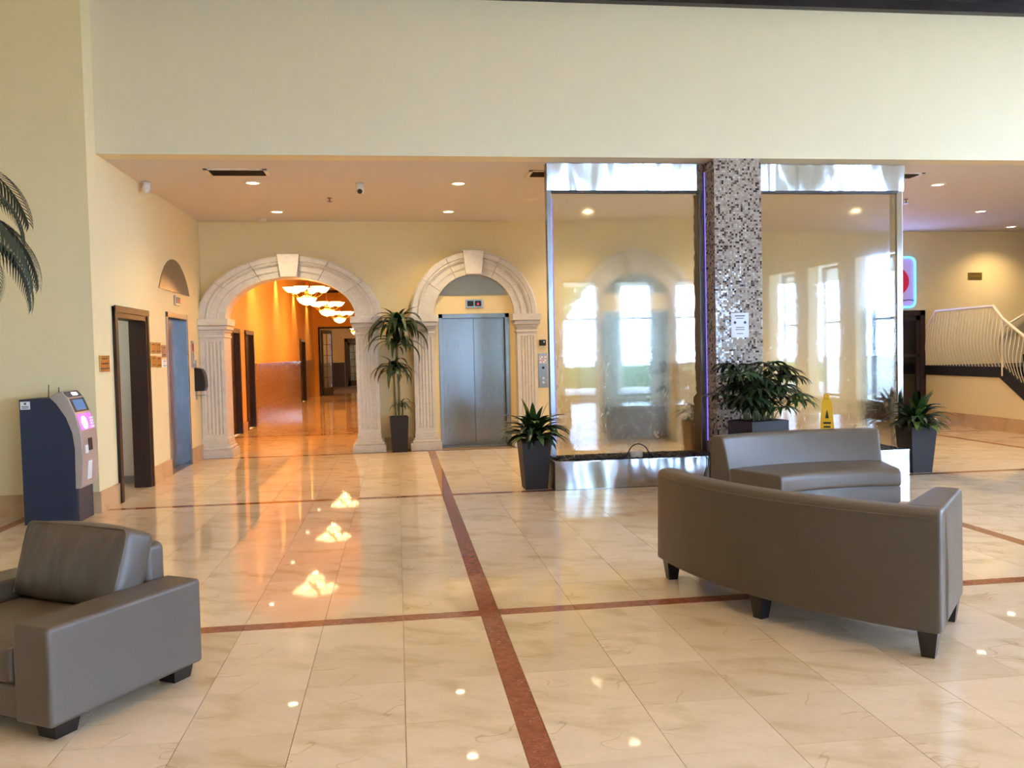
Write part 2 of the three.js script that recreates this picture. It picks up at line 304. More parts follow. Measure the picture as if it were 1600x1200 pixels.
// ---- walls with openings: a plate in local x, y with thickness towards -z
function plate(x0, x1, y0, y1, holes, t) {
  const s = polyShape([[x0, y0], [x1, y0], [x1, y1], [x0, y1]]);
  for (const h of holes) { const p = new THREE.Path(); h.forEach(([x, y], i) => (i ? p.lineTo(x, y) : p.moveTo(x, y))); p.closePath(); s.holes.push(p); }
  return metric(extrude(s, t).translate(0, 0, -t));
}
const rect = (x0, x1, y0, y1) => [[x0, y0], [x1, y0], [x1, y1], [x0, y1]];
const ARCH1 = { x: -1.655, a: 1.005, b: 0.645, A: 1.42, B: 0.975, y: 2.165 };
const ARCH2 = { x: 1.265, a: 0.66, b: 0.66, A: 1.035, B: 1.02, y: 2.165 }, ARCH3 = { ...ARCH2, x: 3.985 };
{
  const archHole = [[ARCH1.x - ARCH1.a - 0.05, -0.01], [ARCH1.x + ARCH1.a + 0.05, -0.01]];
  for (let i = 0; i <= 40; i++) { const t = (PI * i) / 40; archHole.push([ARCH1.x + (ARCH1.a + 0.05) * Math.cos(t), ARCH1.y + (ARCH1.b + 0.05) * Math.sin(t)]); }
  const lift = (x) => rect(x - 0.585, x + 0.585, -0.01, 2.19);
  struct('wall_back', plate(LX, 5.55, -0.02, CEIL, [archHole, lift(ARCH2.x), lift(ARCH3.x)], 0.3).translate(0, 0, BZ), M.wall, 'cream back wall of the alcove with the arches');
  struct('wall_back_right', merge([plate(5.3, 14, -0.02, CEIL, [rect(8.9, 10.2, -0.01, 2.15)], 0.25).translate(0, 0, RZ), bx(5.3, 5.55, -0.02, CEIL, RZ, BZ)]), M.wall, 'cream back wall behind the stair landing');
  struct('wall_header', merge([bx(LX + 0.001, 14.2, CEIL - 0.001, TOP, HZ - 0.25, HZ), bx(11.2, 14.2, -0.02, CEIL - 0.001, HZ - 0.25, HZ)]), M.header, 'tall pale cream wall above the low ceiling');
  // left alcove wall: the plate stands in the plane x = LX, its local x running away from the camera
  const g = plate(9.72, 14.45, -0.02, CEIL, [rect(9.9, 10.98, -0.01, 2.06), rect(12.0, 13.17, -0.01, 2.19)], 0.16).rotateY(PI / 2).translate(LX, 0, 0);
  struct('wall_left_alcove', metric(g), M.wall, 'cream side wall of the alcove with doorway and lift');
  struct('wall_left', bx(-9, LX, -0.02, TOP, -9.72, -9.22), M.wall, 'pale cream wall behind the cash machine');
  struct('wall_left_side', bx(-9.2, -9, -0.02, TOP, -9.42, 7.2), M.header, 'pale cream side wall of the lobby');
  struct('wall_right_alcove', bx(14, 14.25, -0.02, CEIL, RZ - 0.25, HZ), M.wall, 'cream right side wall beyond the stairs');
  struct('ceiling', bx(-9.2, 11.5, TOP, TOP + 0.2, -9.75, 7.3), M.ceiling, 'high lobby ceiling');
  struct('ceiling_low', merge([bx(LX - 0.26, 14.25, CEIL, CEIL + 0.15, BZ - 0.3, HZ - 0.249), bx(5.3, 14.25, CEIL, CEIL + 0.15, RZ - 0.25, BZ - 0.3)]), M.soffit, 'low peach ceiling of the alcove with recessed lamps');
  struct('trim_1', merge([bx(LX, 11.2, 5.39, TOP, HZ, HZ + 0.1), bx(LX, 11.2, 5.5, TOP, HZ + 0.1, HZ + 0.34)]), M.blackWood, 'black crown beam along the top of the tall wall');
  // baseboards
  const bb = (name, x0, x1, z0, z1, h, label) => struct(name, bx(x0, x1, 0, h, z0, z1), M.baseboard, label);
  bb('baseboard_left', -9, LX + 0.0, -9.22, -9.2, 0.22, 'marble baseboard behind the cash machine');
  bb('baseboard_left_alcove', LX, LX + 0.02, -9.82, -9.2, 0.22, 'marble baseboard between wall corner and doorway');
  bb('baseboard_left_alcove', LX, LX + 0.02, -11.99, -11.06, 0.22, 'marble baseboard between doorway and lift');
  bb('baseboard_left_alcove', LX, LX + 0.02, -13.86, -13.18, 0.22, 'marble baseboard between lift and arch');
  bb('baseboard_back', -0.23, 0.2, BZ, BZ + 0.02, 0.2, 'marble baseboard behind the tall plant');
  bb('baseboard_back', 2.37, 2.93, BZ, BZ + 0.02, 0.2, 'marble baseboard between the two lifts');
  bb('baseboard_back_right', 5.55, 8.8, RZ, RZ + 0.02, 0.22, 'marble baseboard behind the right fountain');
}
// ---- service room behind the doorway in the left alcove wall
{
  struct('wall_service_room', merge([bx(-4.7, -4.6, 0, 2.6, -11.6, -9.3), bx(-4.7, LX - 0.16, 0, 2.6, -11.6, -11.35), bx(-4.7, LX - 0.16, 0, 2.6, -9.52, -9.42), bx(-4.7, LX - 0.16, 2.5, 2.6, -11.6, -9.3)]), M.greyWall, 'pale grey walls of the service room');
  struct('baseboard_service_room', bx(-4.6, LX - 0.16, 0, 0.1, -11.35, -11.335), std({ color: '#8a8782', roughness: 0.6 }), 'grey baseboard inside the service room');
}
// ---- corridor beyond the arch
const CX = -3.2, CZ = -34, CH = 4.08;
{
  const holes = [rect(17.25, 18.22, -0.01, 2.08), rect(18.95, 19.93, -0.01, 2.08), rect(29.4, 30.9, -0.01, 2.08)];
  const wl = struct('wall_corridor_left', metric(plate(14.4, 34.2, -0.02, CH, holes, 0.2).rotateY(PI / 2).translate(CX, 0, 0)), M.corridor, 'warm yellow corridor wall seen through the arch');
  for (let z = 20.15; z < 29.2; z += 0.905) part('panel', bx(CX, CX + 0.025, 0, 1.36, -Math.min(z + 0.9, 29.3), -z), M.panel, wl);
  for (let z = 31.02; z < 33.9; z += 0.975) part('panel', bx(CX, CX + 0.025, 0, 1.36, -(z + 0.97), -z), M.panel, wl);
  part('dado_rail', merge([bx(CX, CX + 0.045, 1.36, 1.41, -29.3, -20.15), bx(CX, CX + 0.045, 1.36, 1.41, -33.95, -31.02)]), M.panel, wl);
  struct('baseboard_corridor', merge([bx(CX, CX + 0.02, 0, 0.2, -17.2, -14.5), bx(CX, CX + 0.02, 0, 0.2, -18.9, -18.27)]), M.baseboard, 'peach marble baseboard of the corridor');
  struct('wall_corridor_right', bx(-0.05, 0.15, -0.02, CH, -34.2, BZ - 0.3), M.corridor, 'warm yellow right wall of the corridor');
  struct('wall_corridor_front', bx(CX - 0.2, 0.15, CEIL, CH, BZ - 0.5, BZ - 0.3), M.corridor, 'yellow strip of wall above the corridor side of the arch');
  struct('ceiling_corridor', bx(CX - 0.2, 0.15, CH, CH + 0.15, -34.2, BZ - 0.3), M.corridor, 'warm yellow corridor ceiling');
  struct('wall_corridor_end', plate(CX - 0.2, 0.15, -0.02, CH, [rect(-2.93, -0.3, -0.01, 2.6)], 0.2).translate(0, 0, CZ), M.corridor, 'yellow end wall of the corridor with the wide opening');
  struct('trim_2', merge([bx(-3.0, -2.93, 0, 2.67, CZ - 0.22, CZ + 0.03), bx(-0.3, -0.23, 0, 2.67, CZ - 0.22, CZ + 0.03), bx(-3.0, -0.23, 2.6, 2.67, CZ - 0.22, CZ + 0.03)]), M.wood, 'dark wooden casing of the wide opening at the corridor end');
  struct('trim_3', bx(CX, -0.05, 3.98, CH, CZ, CZ + 0.06), M.wood, 'dark crown moulding at the corridor end');
  const hallWall = paint('#f2dfae', 'hall paint');
  struct('wall_hall', merge([plate(-3.5, 0.2, -0.02, 3.3, [rect(-2.55, -0.7, -0.01, 2.3)], 0.2).translate(0, 0, -44), bx(-3.7, -3.5, -0.02, 3.3, -44.2, -34.2), bx(0.2, 0.4, -0.02, 3.3, -44.2, -34.2), bx(-3.7, 0.4, 3.3, 3.4, -44.2, -34.2), plate(-3.7, 0.4, -0.02, 3.3, [rect(-2.1, -0.9, 1.3, 1.95)], 0.2).translate(0, 0, -46.3), bx(-3.7, -3.5, -0.02, 3.3, -46.4, -44.2), bx(0.2, 0.4, -0.02, 3.3, -46.4, -44.2), bx(-3.7, 0.4, 3.3, 3.4, -46.5, -44.2)]), hallWall, 'pale yellow walls of the hall beyond the corridor');
  struct('trim_4', merge([bx(-3.5, -2.62, 0, 1.2, -44, -43.97), bx(-3.5, -3.47, 0, 1.2, -43.97, -34.2)]), M.wood, 'dark wood wainscot in the hall beyond the corridor');
}
// ---- daylight side: the glazed entrance front behind the camera and the glazed right side
{
  const holes = [];
  const bays = [[2.6, 3.8], [5.2, 6.3], [6.9, 8.1], [8.9, 10.1]];
  for (const [a, b] of bays) holes.push(rect(a, b, 0.05, 3.75));
  struct('wall_front', plate(-9.2, 11.5, -0.02, TOP, holes, 0.3).translate(0, 0, 7.3), M.header, 'entrance wall with tall windows');
  const side = [[-7.9, -6.3, 2.4, 5.0], [-5.4, -3.8, 2.4, 5.0], [-1.9, -0.3, 0.2, 3.6], [0.5, 2.1, 0.2, 3.6], [2.9, 4.5, 0.2, 3.6]];   // z from, z to, sill, head
  const g = plate(-9.5, 7.3, -0.02, TOP, side.map(([a, b, c, d]) => rect(a, b, c, d)), 0.3).rotateY(PI / 2);
  // rotateY(90 deg) sends local x to -z, so mirror it back
  g.scale(1, 1, -1);
  { const p = g.index ? g.toNonIndexed() : g; const a = p.attributes.position.array; for (let i = 0; i < a.length; i += 9) for (let k = 0; k < 3; k++) { const t = a[i + 3 + k]; a[i + 3 + k] = a[i + 6 + k]; a[i + 6 + k] = t; } p.computeVertexNormals(); struct('wall_right', metric(p).translate(11.2, 0, 0), M.header, 'right wall with tall windows'); }
  let n = 1;
  for (const [x0, x1] of bays) {
    const w = struct(`window_${n++}`, merge([bx(x0, x0 + 0.05, 0.05, 3.75, 7.1, 7.2), bx(x1 - 0.05, x1, 0.05, 3.75, 7.1, 7.2), bx(x0, x1, 0.05, 0.12, 7.1, 7.2), bx(x0, x1, 3.68, 3.75, 7.1, 7.2), bx(x0, x1, 2.5, 2.56, 7.1, 7.2)]), M.frameMetal, 'tall window of the entrance wall');
    part('pane', bx(x0 + 0.05, x1 - 0.05, 0.12, 2.5, 7.148, 7.152), M.pane, w);
    part('pane', bx(x0 + 0.05, x1 - 0.05, 2.56, 3.68, 7.148, 7.152), M.pane, w);
  }
  for (const [a, b, c, d] of side) {
    const m = (c + d) / 2 + 0.2, w = struct(`window_${n++}`, merge([bx(11.3, 11.4, c, d, a, a + 0.05), bx(11.3, 11.4, c, d, b - 0.05, b), bx(11.3, 11.4, c, c + 0.07, a, b), bx(11.3, 11.4, d - 0.07, d, a, b), bx(11.3, 11.4, m, m + 0.06, a, b)]), M.frameMetal, c > 1 ? 'high window of the right wall' : 'tall window of the right wall');
    part('pane', bx(11.348, 11.352, c + 0.07, m, a + 0.05, b - 0.05), M.pane, w);
    part('pane', bx(11.348, 11.352, m + 0.06, d - 0.07, a + 0.05, b - 0.05), M.pane, w);
  }
  const canopy = thing('entrance_canopy', 'flat roofed drive through canopy outside the entrance windows', 'canopy');
  part('roof', merge([bx(0.5, 17.5, 4.1, 4.5, 7.65, 14.5), bx(11.6, 13.4, 4.1, 4.5, -2.6, 7.65)]), M.facade, canopy);
  for (const x of [3.2, 8.6, 16.8]) part('column', bx(x - 0.25, x + 0.25, -0.1, 4.1, 13.6, 14.1), M.facade, canopy);
  struct('ground', merge([bx(-60, 90, -0.6, -0.1, 7.6, 90), bx(11.75, 90, -0.6, -0.1, -9.4, 7.6)]), M.paving, 'pale paving outside the entrance');
}
// ------------------------------------------------------------------ stone arches
function voussoir(A, t0, t1, prof, seg = 8) {      // prof: [share of the band from inner to outer edge, depth]
  const pos = [], idx = [], n = prof.length;
  for (let i = 0; i <= seg; i++) {
    const t = lerp(t0, t1, i / seg), c = Math.cos(t), s = Math.sin(t);
    for (const [k, d] of prof) pos.push(A.x + lerp(A.a, A.A, k) * c, A.y + lerp(A.b, A.B, k) * s, BZ + d);
  }
  for (let i = 0; i < seg; i++) for (let j = 0; j < n; j++) { const a = i * n + j, b = i * n + ((j + 1) % n), c = a + n, d = b + n; idx.push(a, c, b, b, c, d); }
  const flat = prof.map(([k, d]) => new THREE.Vector2(k, d)), tris = THREE.ShapeUtils.triangulateShape(flat, []);
  for (const [a, b, c] of tris) { idx.push(a, b, c); const o = seg * n; idx.push(o + a, o + c, o + b); }
  const g = new THREE.BufferGeometry();
  g.setAttribute('position', new THREE.Float32BufferAttribute(pos, 3)); g.setIndex(idx);
  return metric(toCreasedNormals(g, 0.5));
}
function pilaster(parent, x0, x1, side) {
  const w = x1 - x0, p = new THREE.Group();
  p.name = 'pilaster'; parent.add(p);
  const zf = BZ + 0.25, back = BZ - (side ? 0.3 : 0) + 0.001;
  part('plinth', merge([rbx(x0 - 0.085, x1 + 0.085, 0, 0.12, back, zf + 0.075, 0.006), rbx(x0 - 0.06, x1 + 0.06, 0.12, 0.17, back, zf + 0.05, 0.02), rbx(x0 - 0.03, x1 + 0.03, 0.17, 0.21, back, zf + 0.025, 0.008), rbx(x0 - 0.012, x1 + 0.012, 0.21, 0.3, back, zf + 0.01, 0.006)]), M.stone, p);
  // fluted shaft
  const s = new THREE.Shape(), n = 5, fr = w * 0.052, pitch = (w * 0.76) / n, f0 = x0 + w * 0.12;
  s.moveTo(x0, -back); s.lineTo(x0, -zf);
  for (let i = 0; i < n; i++) { const c = f0 + (i + 0.5) * pitch; s.lineTo(c - fr, -zf); s.absarc(c, -zf, fr, PI, 0, true); s.lineTo(c + fr, -zf); }
  s.lineTo(x1, -zf); s.lineTo(x1, -back); s.closePath();
  const sh = metric(extrude(s, 1.45, { curveSegments: 6 }).rotateX(-PI / 2).translate(0, 0.36, 0));
  part('shaft', merge([sh, bx(x0, x1, 0.3, 0.36, back, zf), bx(x0, x1, 1.81, 1.87, back, zf)]), M.stone, p);
  part('capital', merge([rbx(x0 - 0.02, x1 + 0.02, 1.87, 1.905, back, zf + 0.018, 0.012), rbx(x0 - 0.005, x1 + 0.005, 1.905, 1.95, back, zf + 0.006, 0.004), rbx(x0 - 0.03, x1 + 0.03, 1.95, 1.99, back, zf + 0.03, 0.014), rbx(x0 - 0.055, x1 + 0.055, 1.99, 2.06, back, zf + 0.05, 0.02), rbx(x0 - 0.075, x1 + 0.075, 2.06, 2.165, back, zf + 0.07, 0.006)]), M.stone, p);
  return p;
}
function stoneArch(A, px, label, open) {
  const t = thing('stone_arch', label, 'arch');
  pilaster(t, px[0], px[1], open); pilaster(t, px[2], px[3], open);
  const d = 0.19, back = open ? -0.3 : 0.002;
  const prof = [[0, back], [0, d * 0.62], [0.3, d * 0.62], [0.3, d * 0.72], [0.58, d * 0.72], [0.58, d * 0.84], [0.66, d * 0.95], [0.72, d * 0.84], [0.76, d * 0.95], [0.93, d * 1.0], [1, d * 0.9], [1, 0.002], [0.35, 0.002], [0.35, back]];
  const key = open ? 0.095 : 0.125, cuts = [0.0, 0.62, 1.12, PI / 2 - key];
  for (const m of [0, 1]) for (let i = 0; i < 3; i++) {
    const a = cuts[i] + 0.003, b = cuts[i + 1] - 0.003;
    part('voussoir', m ? voussoir(A, PI - b, PI - a, prof) : voussoir(A, a, b, prof), M.stone, t);
  }
  const yb = A.y + A.b - 0.0, yt = A.y + A.B + 0.015, k0 = 0.12, k1 = 0.168;
  const ks = polyShape([[A.x - k0, yb], [A.x + k0, yb], [A.x + k1, yt], [A.x - k1, yt]]);
  part('keystone', metric(extrude(ks, d + 0.05 - back, { bevelEnabled: true, bevelSize: 0.006, bevelThickness: 0.006, bevelSegments: 2 }).translate(0, 0, BZ + back)), M.stone, t);
  return t;
}
stoneArch(ARCH1, [-3.03, -2.66, -0.645, -0.29], 'wide flattened travertine arch on fluted pilasters leading into the yellow corridor', true);
stoneArch(ARCH2, [0.265, 0.595, 1.945, 2.265], 'round travertine arch around the lift beside the tall potted plant', false);
stoneArch(ARCH3, [2.985, 3.315, 4.665, 4.985], 'round travertine arch seen through the wet glass of the fountain', false);

// ------------------------------------------------------------------ lifts
function lift(origin, turn, label, w = 1.165, half = 0.5825) {
  const t = thing('elevator', label, 'elevator', origin, turn);
  part('frame', merge([rbx(-half, -half + 0.07, 0, 2.19, -0.16, 0.015, 0.004), rbx(half - 0.07, half, 0, 2.19, -0.16, 0.015, 0.004), rbx(-half, half, 2.12, 2.19, -0.16, 0.015, 0.004)]), M.steel, t);
  part('door_panel', rbx(-half + 0.07, -0.002, 0.012, 2.12, -0.14, -0.105, 0.002), M.steel, t);
  part('door_panel', rbx(0.002, half - 0.07, 0.012, 2.12, -0.145, -0.11, 0.002), M.steel, t);
  part('sill', bx(-half + 0.01, half - 0.01, 0.0005, 0.012, -0.16, 0.012), M.steelPlain, t);
  part('shaft_backing', bx(-half, half, 0, 2.19, -0.28, -0.2), M.black, t);
  return t;
}
lift([ARCH2.x, 0, BZ], 0, 'brushed steel lift doors under the round arch beside the tall plant');
lift([ARCH3.x, 0, BZ], 0, 'brushed steel lift doors behind the wet fountain glass');
lift([LX, 0, -12.585], PI / 2, 'narrow looking steel lift on the side wall next to the dark doorway');
function lunette(origin, turn, half, h, label) {
  const r = (half * half + h * h) / (2 * h), s = new THREE.Shape(), a = Math.asin(half / r);
  s.moveTo(-half, 0); s.lineTo(half, 0); s.absarc(0, h - r, r, PI / 2 - a, PI / 2 + a, false);
  const t = single('lunette_panel', metric(extrude(s, 0.012)), M.bronzeMetal, label, 'panel');
  t.position.set(...origin); t.rotation.y = turn;
}
lunette([ARCH2.x, 2.49, BZ + 0.001], 0, 0.565, 0.335, 'half round steel panel inside the arch beside the tall plant');
lunette([ARCH3.x, 2.49, BZ + 0.001], 0, 0.565, 0.335, 'half round steel panel behind the wet fountain glass');
lunette([LX + 0.001, 2.48, -12.53], PI / 2, 0.82, 0.45, 'half round bronze panel high on the side wall');
function indicator(origin, turn, label) {
  const t = thing('floor_indicator', label, 'indicator', origin, turn);
  part('housing', rbx(-0.143, 0.143, -0.068, 0.068, 0, 0.03, 0.006), M.steelPlain, t);
  part('display', bx(-0.115, -0.01, -0.045, 0.045, 0.03, 0.034), M.black, t);
  const d = part('display', bx(0.01, 0.115, -0.045, 0.045, 0.03, 0.034), M.black, t);
  part('lit_arrow', metric(extrude(polyShape([[0.045, -0.02], [0.08, -0.02], [0.0625, 0.022]]), 0.002).translate(0, 0, 0.0341)), M.redGlow, d);
}
indicator([1.276, 2.353, BZ], 0, 'lift floor indicator with a red light above the doors beside the tall plant');
indicator([3.99, 2.353, BZ], 0, 'lift floor indicator behind the wet fountain glass');
indicator([LX, 2.37, -12.6], PI / 2, 'lift floor indicator on the side wall below the bronze half round');
// call panels
{
  const t = thing('call_panel', 'tall steel lift call panel with a red and white notice', 'call panel', [2.4, 1.23, BZ]);
  part('plate', rbx(-0.078, 0.078, -0.285, 0.285, 0, 0.02, 0.004), M.steelPlain, t);
  const nt = part('notice', bx(-0.06, 0.06, 0.12, 0.24, 0.02, 0.0215), M.paper, t);
  for (let i = 0; i < 4; i++) for (let j = 0; j < 4; j++) if ((i + j) % 2 || (i > 0 && i < 3 && j > 0 && j < 3)) part('red_diamond', new THREE.BoxGeometry(0.017, 0.017, 0.001).rotateZ(PI / 4).translate(-0.042 + i * 0.028, 0.138 + j * 0.028, 0.022), M.redPrint, nt);
  part('key_switch', new THREE.CylinderGeometry(0.022, 0.022, 0.02, 18).rotateX(PI / 2).translate(0, 0.045, 0.028), M.black, t);
  for (const y of [-0.13, -0.2]) part('button', new THREE.CylinderGeometry(0.019, 0.019, 0.02, 18).rotateX(PI / 2).translate(0, y, 0.028), M.white, t);
  const b = thing('card_reader', 'small black wall box above the lift call panel', 'card reader', [2.4, 1.69, BZ]);
  part('housing', rbx(-0.055, 0.055, -0.05, 0.05, 0, 0.04, 0.008), M.black, b);
  part('sticker', bx(0.012, 0.03, 0.0, 0.026, 0.04, 0.0408), M.paper, b);
  const c = thing('call_panel', 'slim steel lift call panel on the side wall beside the arch', 'call panel', [LX, 1.62, -13.42], PI / 2);
  part('plate', rbx(-0.06, 0.06, -0.2, 0.2, 0, 0.02, 0.004), M.steelPlain, c);
  for (const y of [-0.04, -0.12]) part('button', new THREE.CylinderGeometry(0.018, 0.018, 0.02, 18).rotateX(PI / 2).translate(0, y, 0.026), M.white, c);
  part('notice', bx(-0.045, 0.045, 0.05, 0.16, 0.02, 0.0215), M.redPrint, c);
  const d = thing('sanitizer_dispenser', 'black curved hand sanitizer dispenser beside the wide arch', 'dispenser', [LX, 1.23, -13.62], PI / 2);
  const s = new THREE.Shape(); s.moveTo(0, -0.16); s.lineTo(0.13, -0.16); s.lineTo(0.15, -0.1); s.quadraticCurveTo(0.15, 0.1, 0.09, 0.16); s.lineTo(0, 0.18); s.closePath();
  part('housing', metric(extrude(s, 0.17, { bevelEnabled: true, bevelSize: 0.008, bevelThickness: 0.008, bevelSegments: 2 }).rotateY(-PI / 2).translate(0.085, 0, 0)), M.black, d);
  part('drip_tray', rbx(-0.08, 0.08, -0.24, -0.225, 0, 0.15, 0.004), M.steelPlain, d);
  part('mounting_plate', rbx(-0.05, 0.05, -0.3, 0.3, 0, 0.006, 0.003), M.steelPlain, d);
}
// ------------------------------------------------------------------ doorway and signs on the left alcove wall
{
  const c = struct('door_1', merge([bx(LX - 0.17, LX + 0.03, 0, 2.14, -9.92, -9.82), bx(LX - 0.17, LX + 0.03, 0, 2.14, -11.06, -10.96), bx(LX - 0.17, LX + 0.03, 2.02, 2.14, -11.06, -9.82), bx(LX + 0.03, LX + 0.045, 2.08, 2.15, -11.08, -9.8), bx(LX + 0.03, LX + 0.04, 0, 2.1, -9.86, -9.8), bx(LX + 0.03, LX + 0.04, 0, 2.1, -11.08, -11.02)]), M.wood, 'dark wooden casing of the open doorway');
  void c;
  const t = thing('service_room_light', 'flat ceiling light inside the service room behind the dark doorway', 'ceiling lamp', [-3.9, 2.5, -10.4]);
  part('housing', rbx(-0.32, 0.32, -0.04, -0.001, -0.32, 0.32, 0.006), M.trimWhite, t);
  part('lamp_diffuser', rbx(-0.29, 0.29, -0.046, -0.04, -0.29, 0.29, 0.002), std({ name: 'lit diffuser', color: '#ffffff', emissive: new THREE.Color(1, 0.97, 0.9), emissiveIntensity: 1.5 }), t);
  const l = new THREE.RectAreaLight(new THREE.Color(1, 0.97, 0.92), 6, 0.58, 0.58); l.name = 'panel_glow'; l.position.set(0, -0.06, 0); l.rotation.x = -PI / 2; t.add(l);
}
function plaque(name, origin, turn, w, h, rows, label, mat = M.brass, category = 'sign', group) {
  const t = thing(name, label, category, origin, turn, group);
  part('plate', rbx(-w / 2, w / 2, -h / 2, h / 2, 0, 0.012, 0.003), mat, t);
  const list = [];
  for (let i = 0; i < rows; i++) { const y = h * (0.3 - (0.6 * i) / Math.max(1, rows - 1)), l = w * (0.3 + 0.08 * ((i * 7) % 3)); list.push(bx(-l, l, y - h * 0.04, y + h * 0.04, 0.012, 0.0126)); }
  if (rows) part('engraved_lines', merge(list), mat === M.paper ? M.ink : M.charcoal, t).userData.kind = 'stuff';
  return t;
}
plaque('wall_plaque', [LX, 1.522, -9.5], PI / 2, 0.3, 0.17, 3, 'square brass plaque on the wall beside the dark doorway');
for (const [z, y, h, m, l] of [[-11.33, 1.7, 0.14, M.brass, 'upper brass plaque nearest the dark doorway'], [-11.33, 1.53, 0.14, M.brass, 'lower brass plaque nearest the dark doorway'], [-11.58, 1.7, 0.14, M.brass, 'upper middle brass plaque between doorway and lift'], [-11.58, 1.52, 0.14, M.brass, 'lower middle brass plaque between doorway and lift'], [-11.84, 1.66, 0.16, std({ color: '#a9785c', roughness: 0.5 }), 'reddish framed picture card next to the side lift'], [-11.84, 1.5, 0.1, M.paper, 'pale notice card below the reddish card']]) plaque('notice_plate', [LX, y, z], PI / 2, 0.2, h, 2, l, m, 'sign', 'small plates between doorway and lift');
plaque('stair_plaque', [11.29, 2.83, RZ], 0, 0.3, 0.14, 2, 'small olive brass plaque on the wall above the stair railing');

// ------------------------------------------------------------------ recessed lamps and other ceiling fittings
{
  const spots = [];
  for (const x of [-1.7, 0.83, 2.99]) for (const z of [-11.0, -13.17]) spots.push([x, z]);
  spots.push([5.2, -13.1], [5.2, -11.0], [7.37, -10.97], [7.37, -13.1], [9.63, -13.2], [11.55, -14.98]);
  const lampLabel = (x, z) => {
    const row = z < -14.5 ? 'deepest in the stair corner' : z < -12 ? 'close to the back wall' : 'close to the tall front wall';
    const at = x < 0 ? 'before the corridor arch' : x < 2 ? 'before the lift by the tall plant' : x < 4 ? 'behind the left fountain glass' : x < 6 ? 'behind the mosaic pillar' : x < 8 ? 'right of the right fountain' : x < 10 ? 'left of the stairs' : 'above the stairs';
    return `recessed ceiling lamp ${row}, ${at}`;
  };
  const ring = lathe([[0.075, -0.001], [0.078, -0.012], [0.105, -0.008], [0.112, -0.001], [0.112, 0.002]], 28), lens = new THREE.CylinderGeometry(0.074, 0.074, 0.006, 24).translate(0, -0.004, 0);
  spots.forEach(([x, z]) => {
    const t = thing('recessed_lamp', lampLabel(x, z), 'ceiling lamp', [x, CEIL, z], 0, 'recessed lamps in the low ceiling');
    part('trim_ring', ring, M.trimWhite, t);
    part('lamp_lens', lens, M.lampGlow, t);
    const l = new THREE.SpotLight(LAMP, DOWNLIGHT_CD, 0, 1.15, 0.75, 2);
    l.name = 'lamp_beam'; l.position.set(0, -0.02, 0); l.target.position.set(0, -3, 0); l.castShadow = true; l.shadow.radius = 3;
    t.add(l, l.target);
  });
  // lamps of the high lobby ceiling, above the frame
  [-7, -4, -1, 2, 5, 8].forEach((x, i) => [-6.4, -3.2, 0.0].forEach((z, j) => {
    const t = thing('lobby_lamp', `recessed lamp in the high lobby ceiling, ${['beside the tall cream wall', 'above the sofas', 'above the lobby floor', 'by the entrance windows'][j]}`, 'ceiling lamp', [x, TOP, z], 0, 'recessed lamps in the high lobby ceiling');
    part('trim_ring', ring, M.trimWhite, t);
    part('lamp_lens', lens, M.lampGlow, t);
    const l = new THREE.SpotLight(LOBBY_LAMP, LOBBY_CD, 0, 0.78, 0.7, 2);
    l.name = 'lamp_beam'; l.position.set(0, -0.02, 0); l.target.position.set(0, -3, 0); l.castShadow = true; l.shadow.radius = 3;
    t.add(l, l.target);
  }));
  const vent = (x0, x1, z0, z1, label) => {
    const t = thing('air_vent', label, 'vent', [(x0 + x1) / 2, CEIL, (z0 + z1) / 2]), w = (x1 - x0) / 2, d = (z1 - z0) / 2;
    part('frame', merge([bx(-w, w, -0.012, 0, -d, -d + 0.045), bx(-w, w, -0.012, 0, d - 0.045, d), bx(-w, -w + 0.045, -0.012, 0, -d, d), bx(w - 0.045, w, -0.012, 0, -d, d)]), M.trimWhite, t);
    part('backing', bx(-w + 0.04, w - 0.04, -0.001, 0, -d + 0.04, d - 0.04), M.charcoal, t);
    for (let k = 0; k < 6; k++) part('slat', new THREE.BoxGeometry(2 * w - 0.1, 0.002, 0.035).rotateX(0.7).translate(0, -0.012, -d + 0.075 + k * (2 * d - 0.15) / 5), M.bronzeMetal, t);
  };
  vent(-2.12, -1.42, -10.58, -10.2, 'slatted air vent in the low ceiling near the corridor arch');
  vent(1.62, 2.3, -10.58, -10.2, 'slatted air vent next to the left fountain header');
  vent(6.02, 6.7, -10.56, -10.22, 'slatted air vent next to the right fountain header');
  const cam = (x, y, z, side, label) => {
    const t = thing('security_camera', label, 'camera', [x, y, z]);
    part('mount', lathe([[0, 0], [0.05, 0], [0.052, -0.02], [0.04, -0.03], [0, -0.03]], 20), M.white, t);
    const b = part('camera_body', lathe([[0, -0.02], [0.04, -0.02], [0.05, -0.05], [0.05, -0.1], [0.042, -0.125], [0, -0.135]], 22), M.white, t);
    part('lens', new THREE.SphereGeometry(0.034, 16, 12).translate(side * 0.01, -0.105, 0.026), side ? M.white : M.black, b);
  };
  cam(-0.404, CEIL, -11.016, 0, 'white dome security camera with black lens on the low ceiling');
  cam(-2.95, CEIL, -11.0, 1, 'white security camera in the corner above the side wall');
  const small = (name, label, cat, x, z, pts, mat, more) => { const t = thing(name, label, cat, [x, CEIL, z]); part('body', lathe(pts, 20), mat, t); if (more) part('deflector', lathe(more, 16), mat, t); };
  small('sprinkler', 'small dark sprinkler head between the ceiling lamps', 'sprinkler', -0.851, -12.041, [[0.03, 0], [0.028, -0.01], [0.01, -0.012], [0.008, -0.05], [0, -0.05]], M.bronzeMetal, [[0, -0.05], [0.035, -0.052], [0.035, -0.056], [0, -0.056]]);
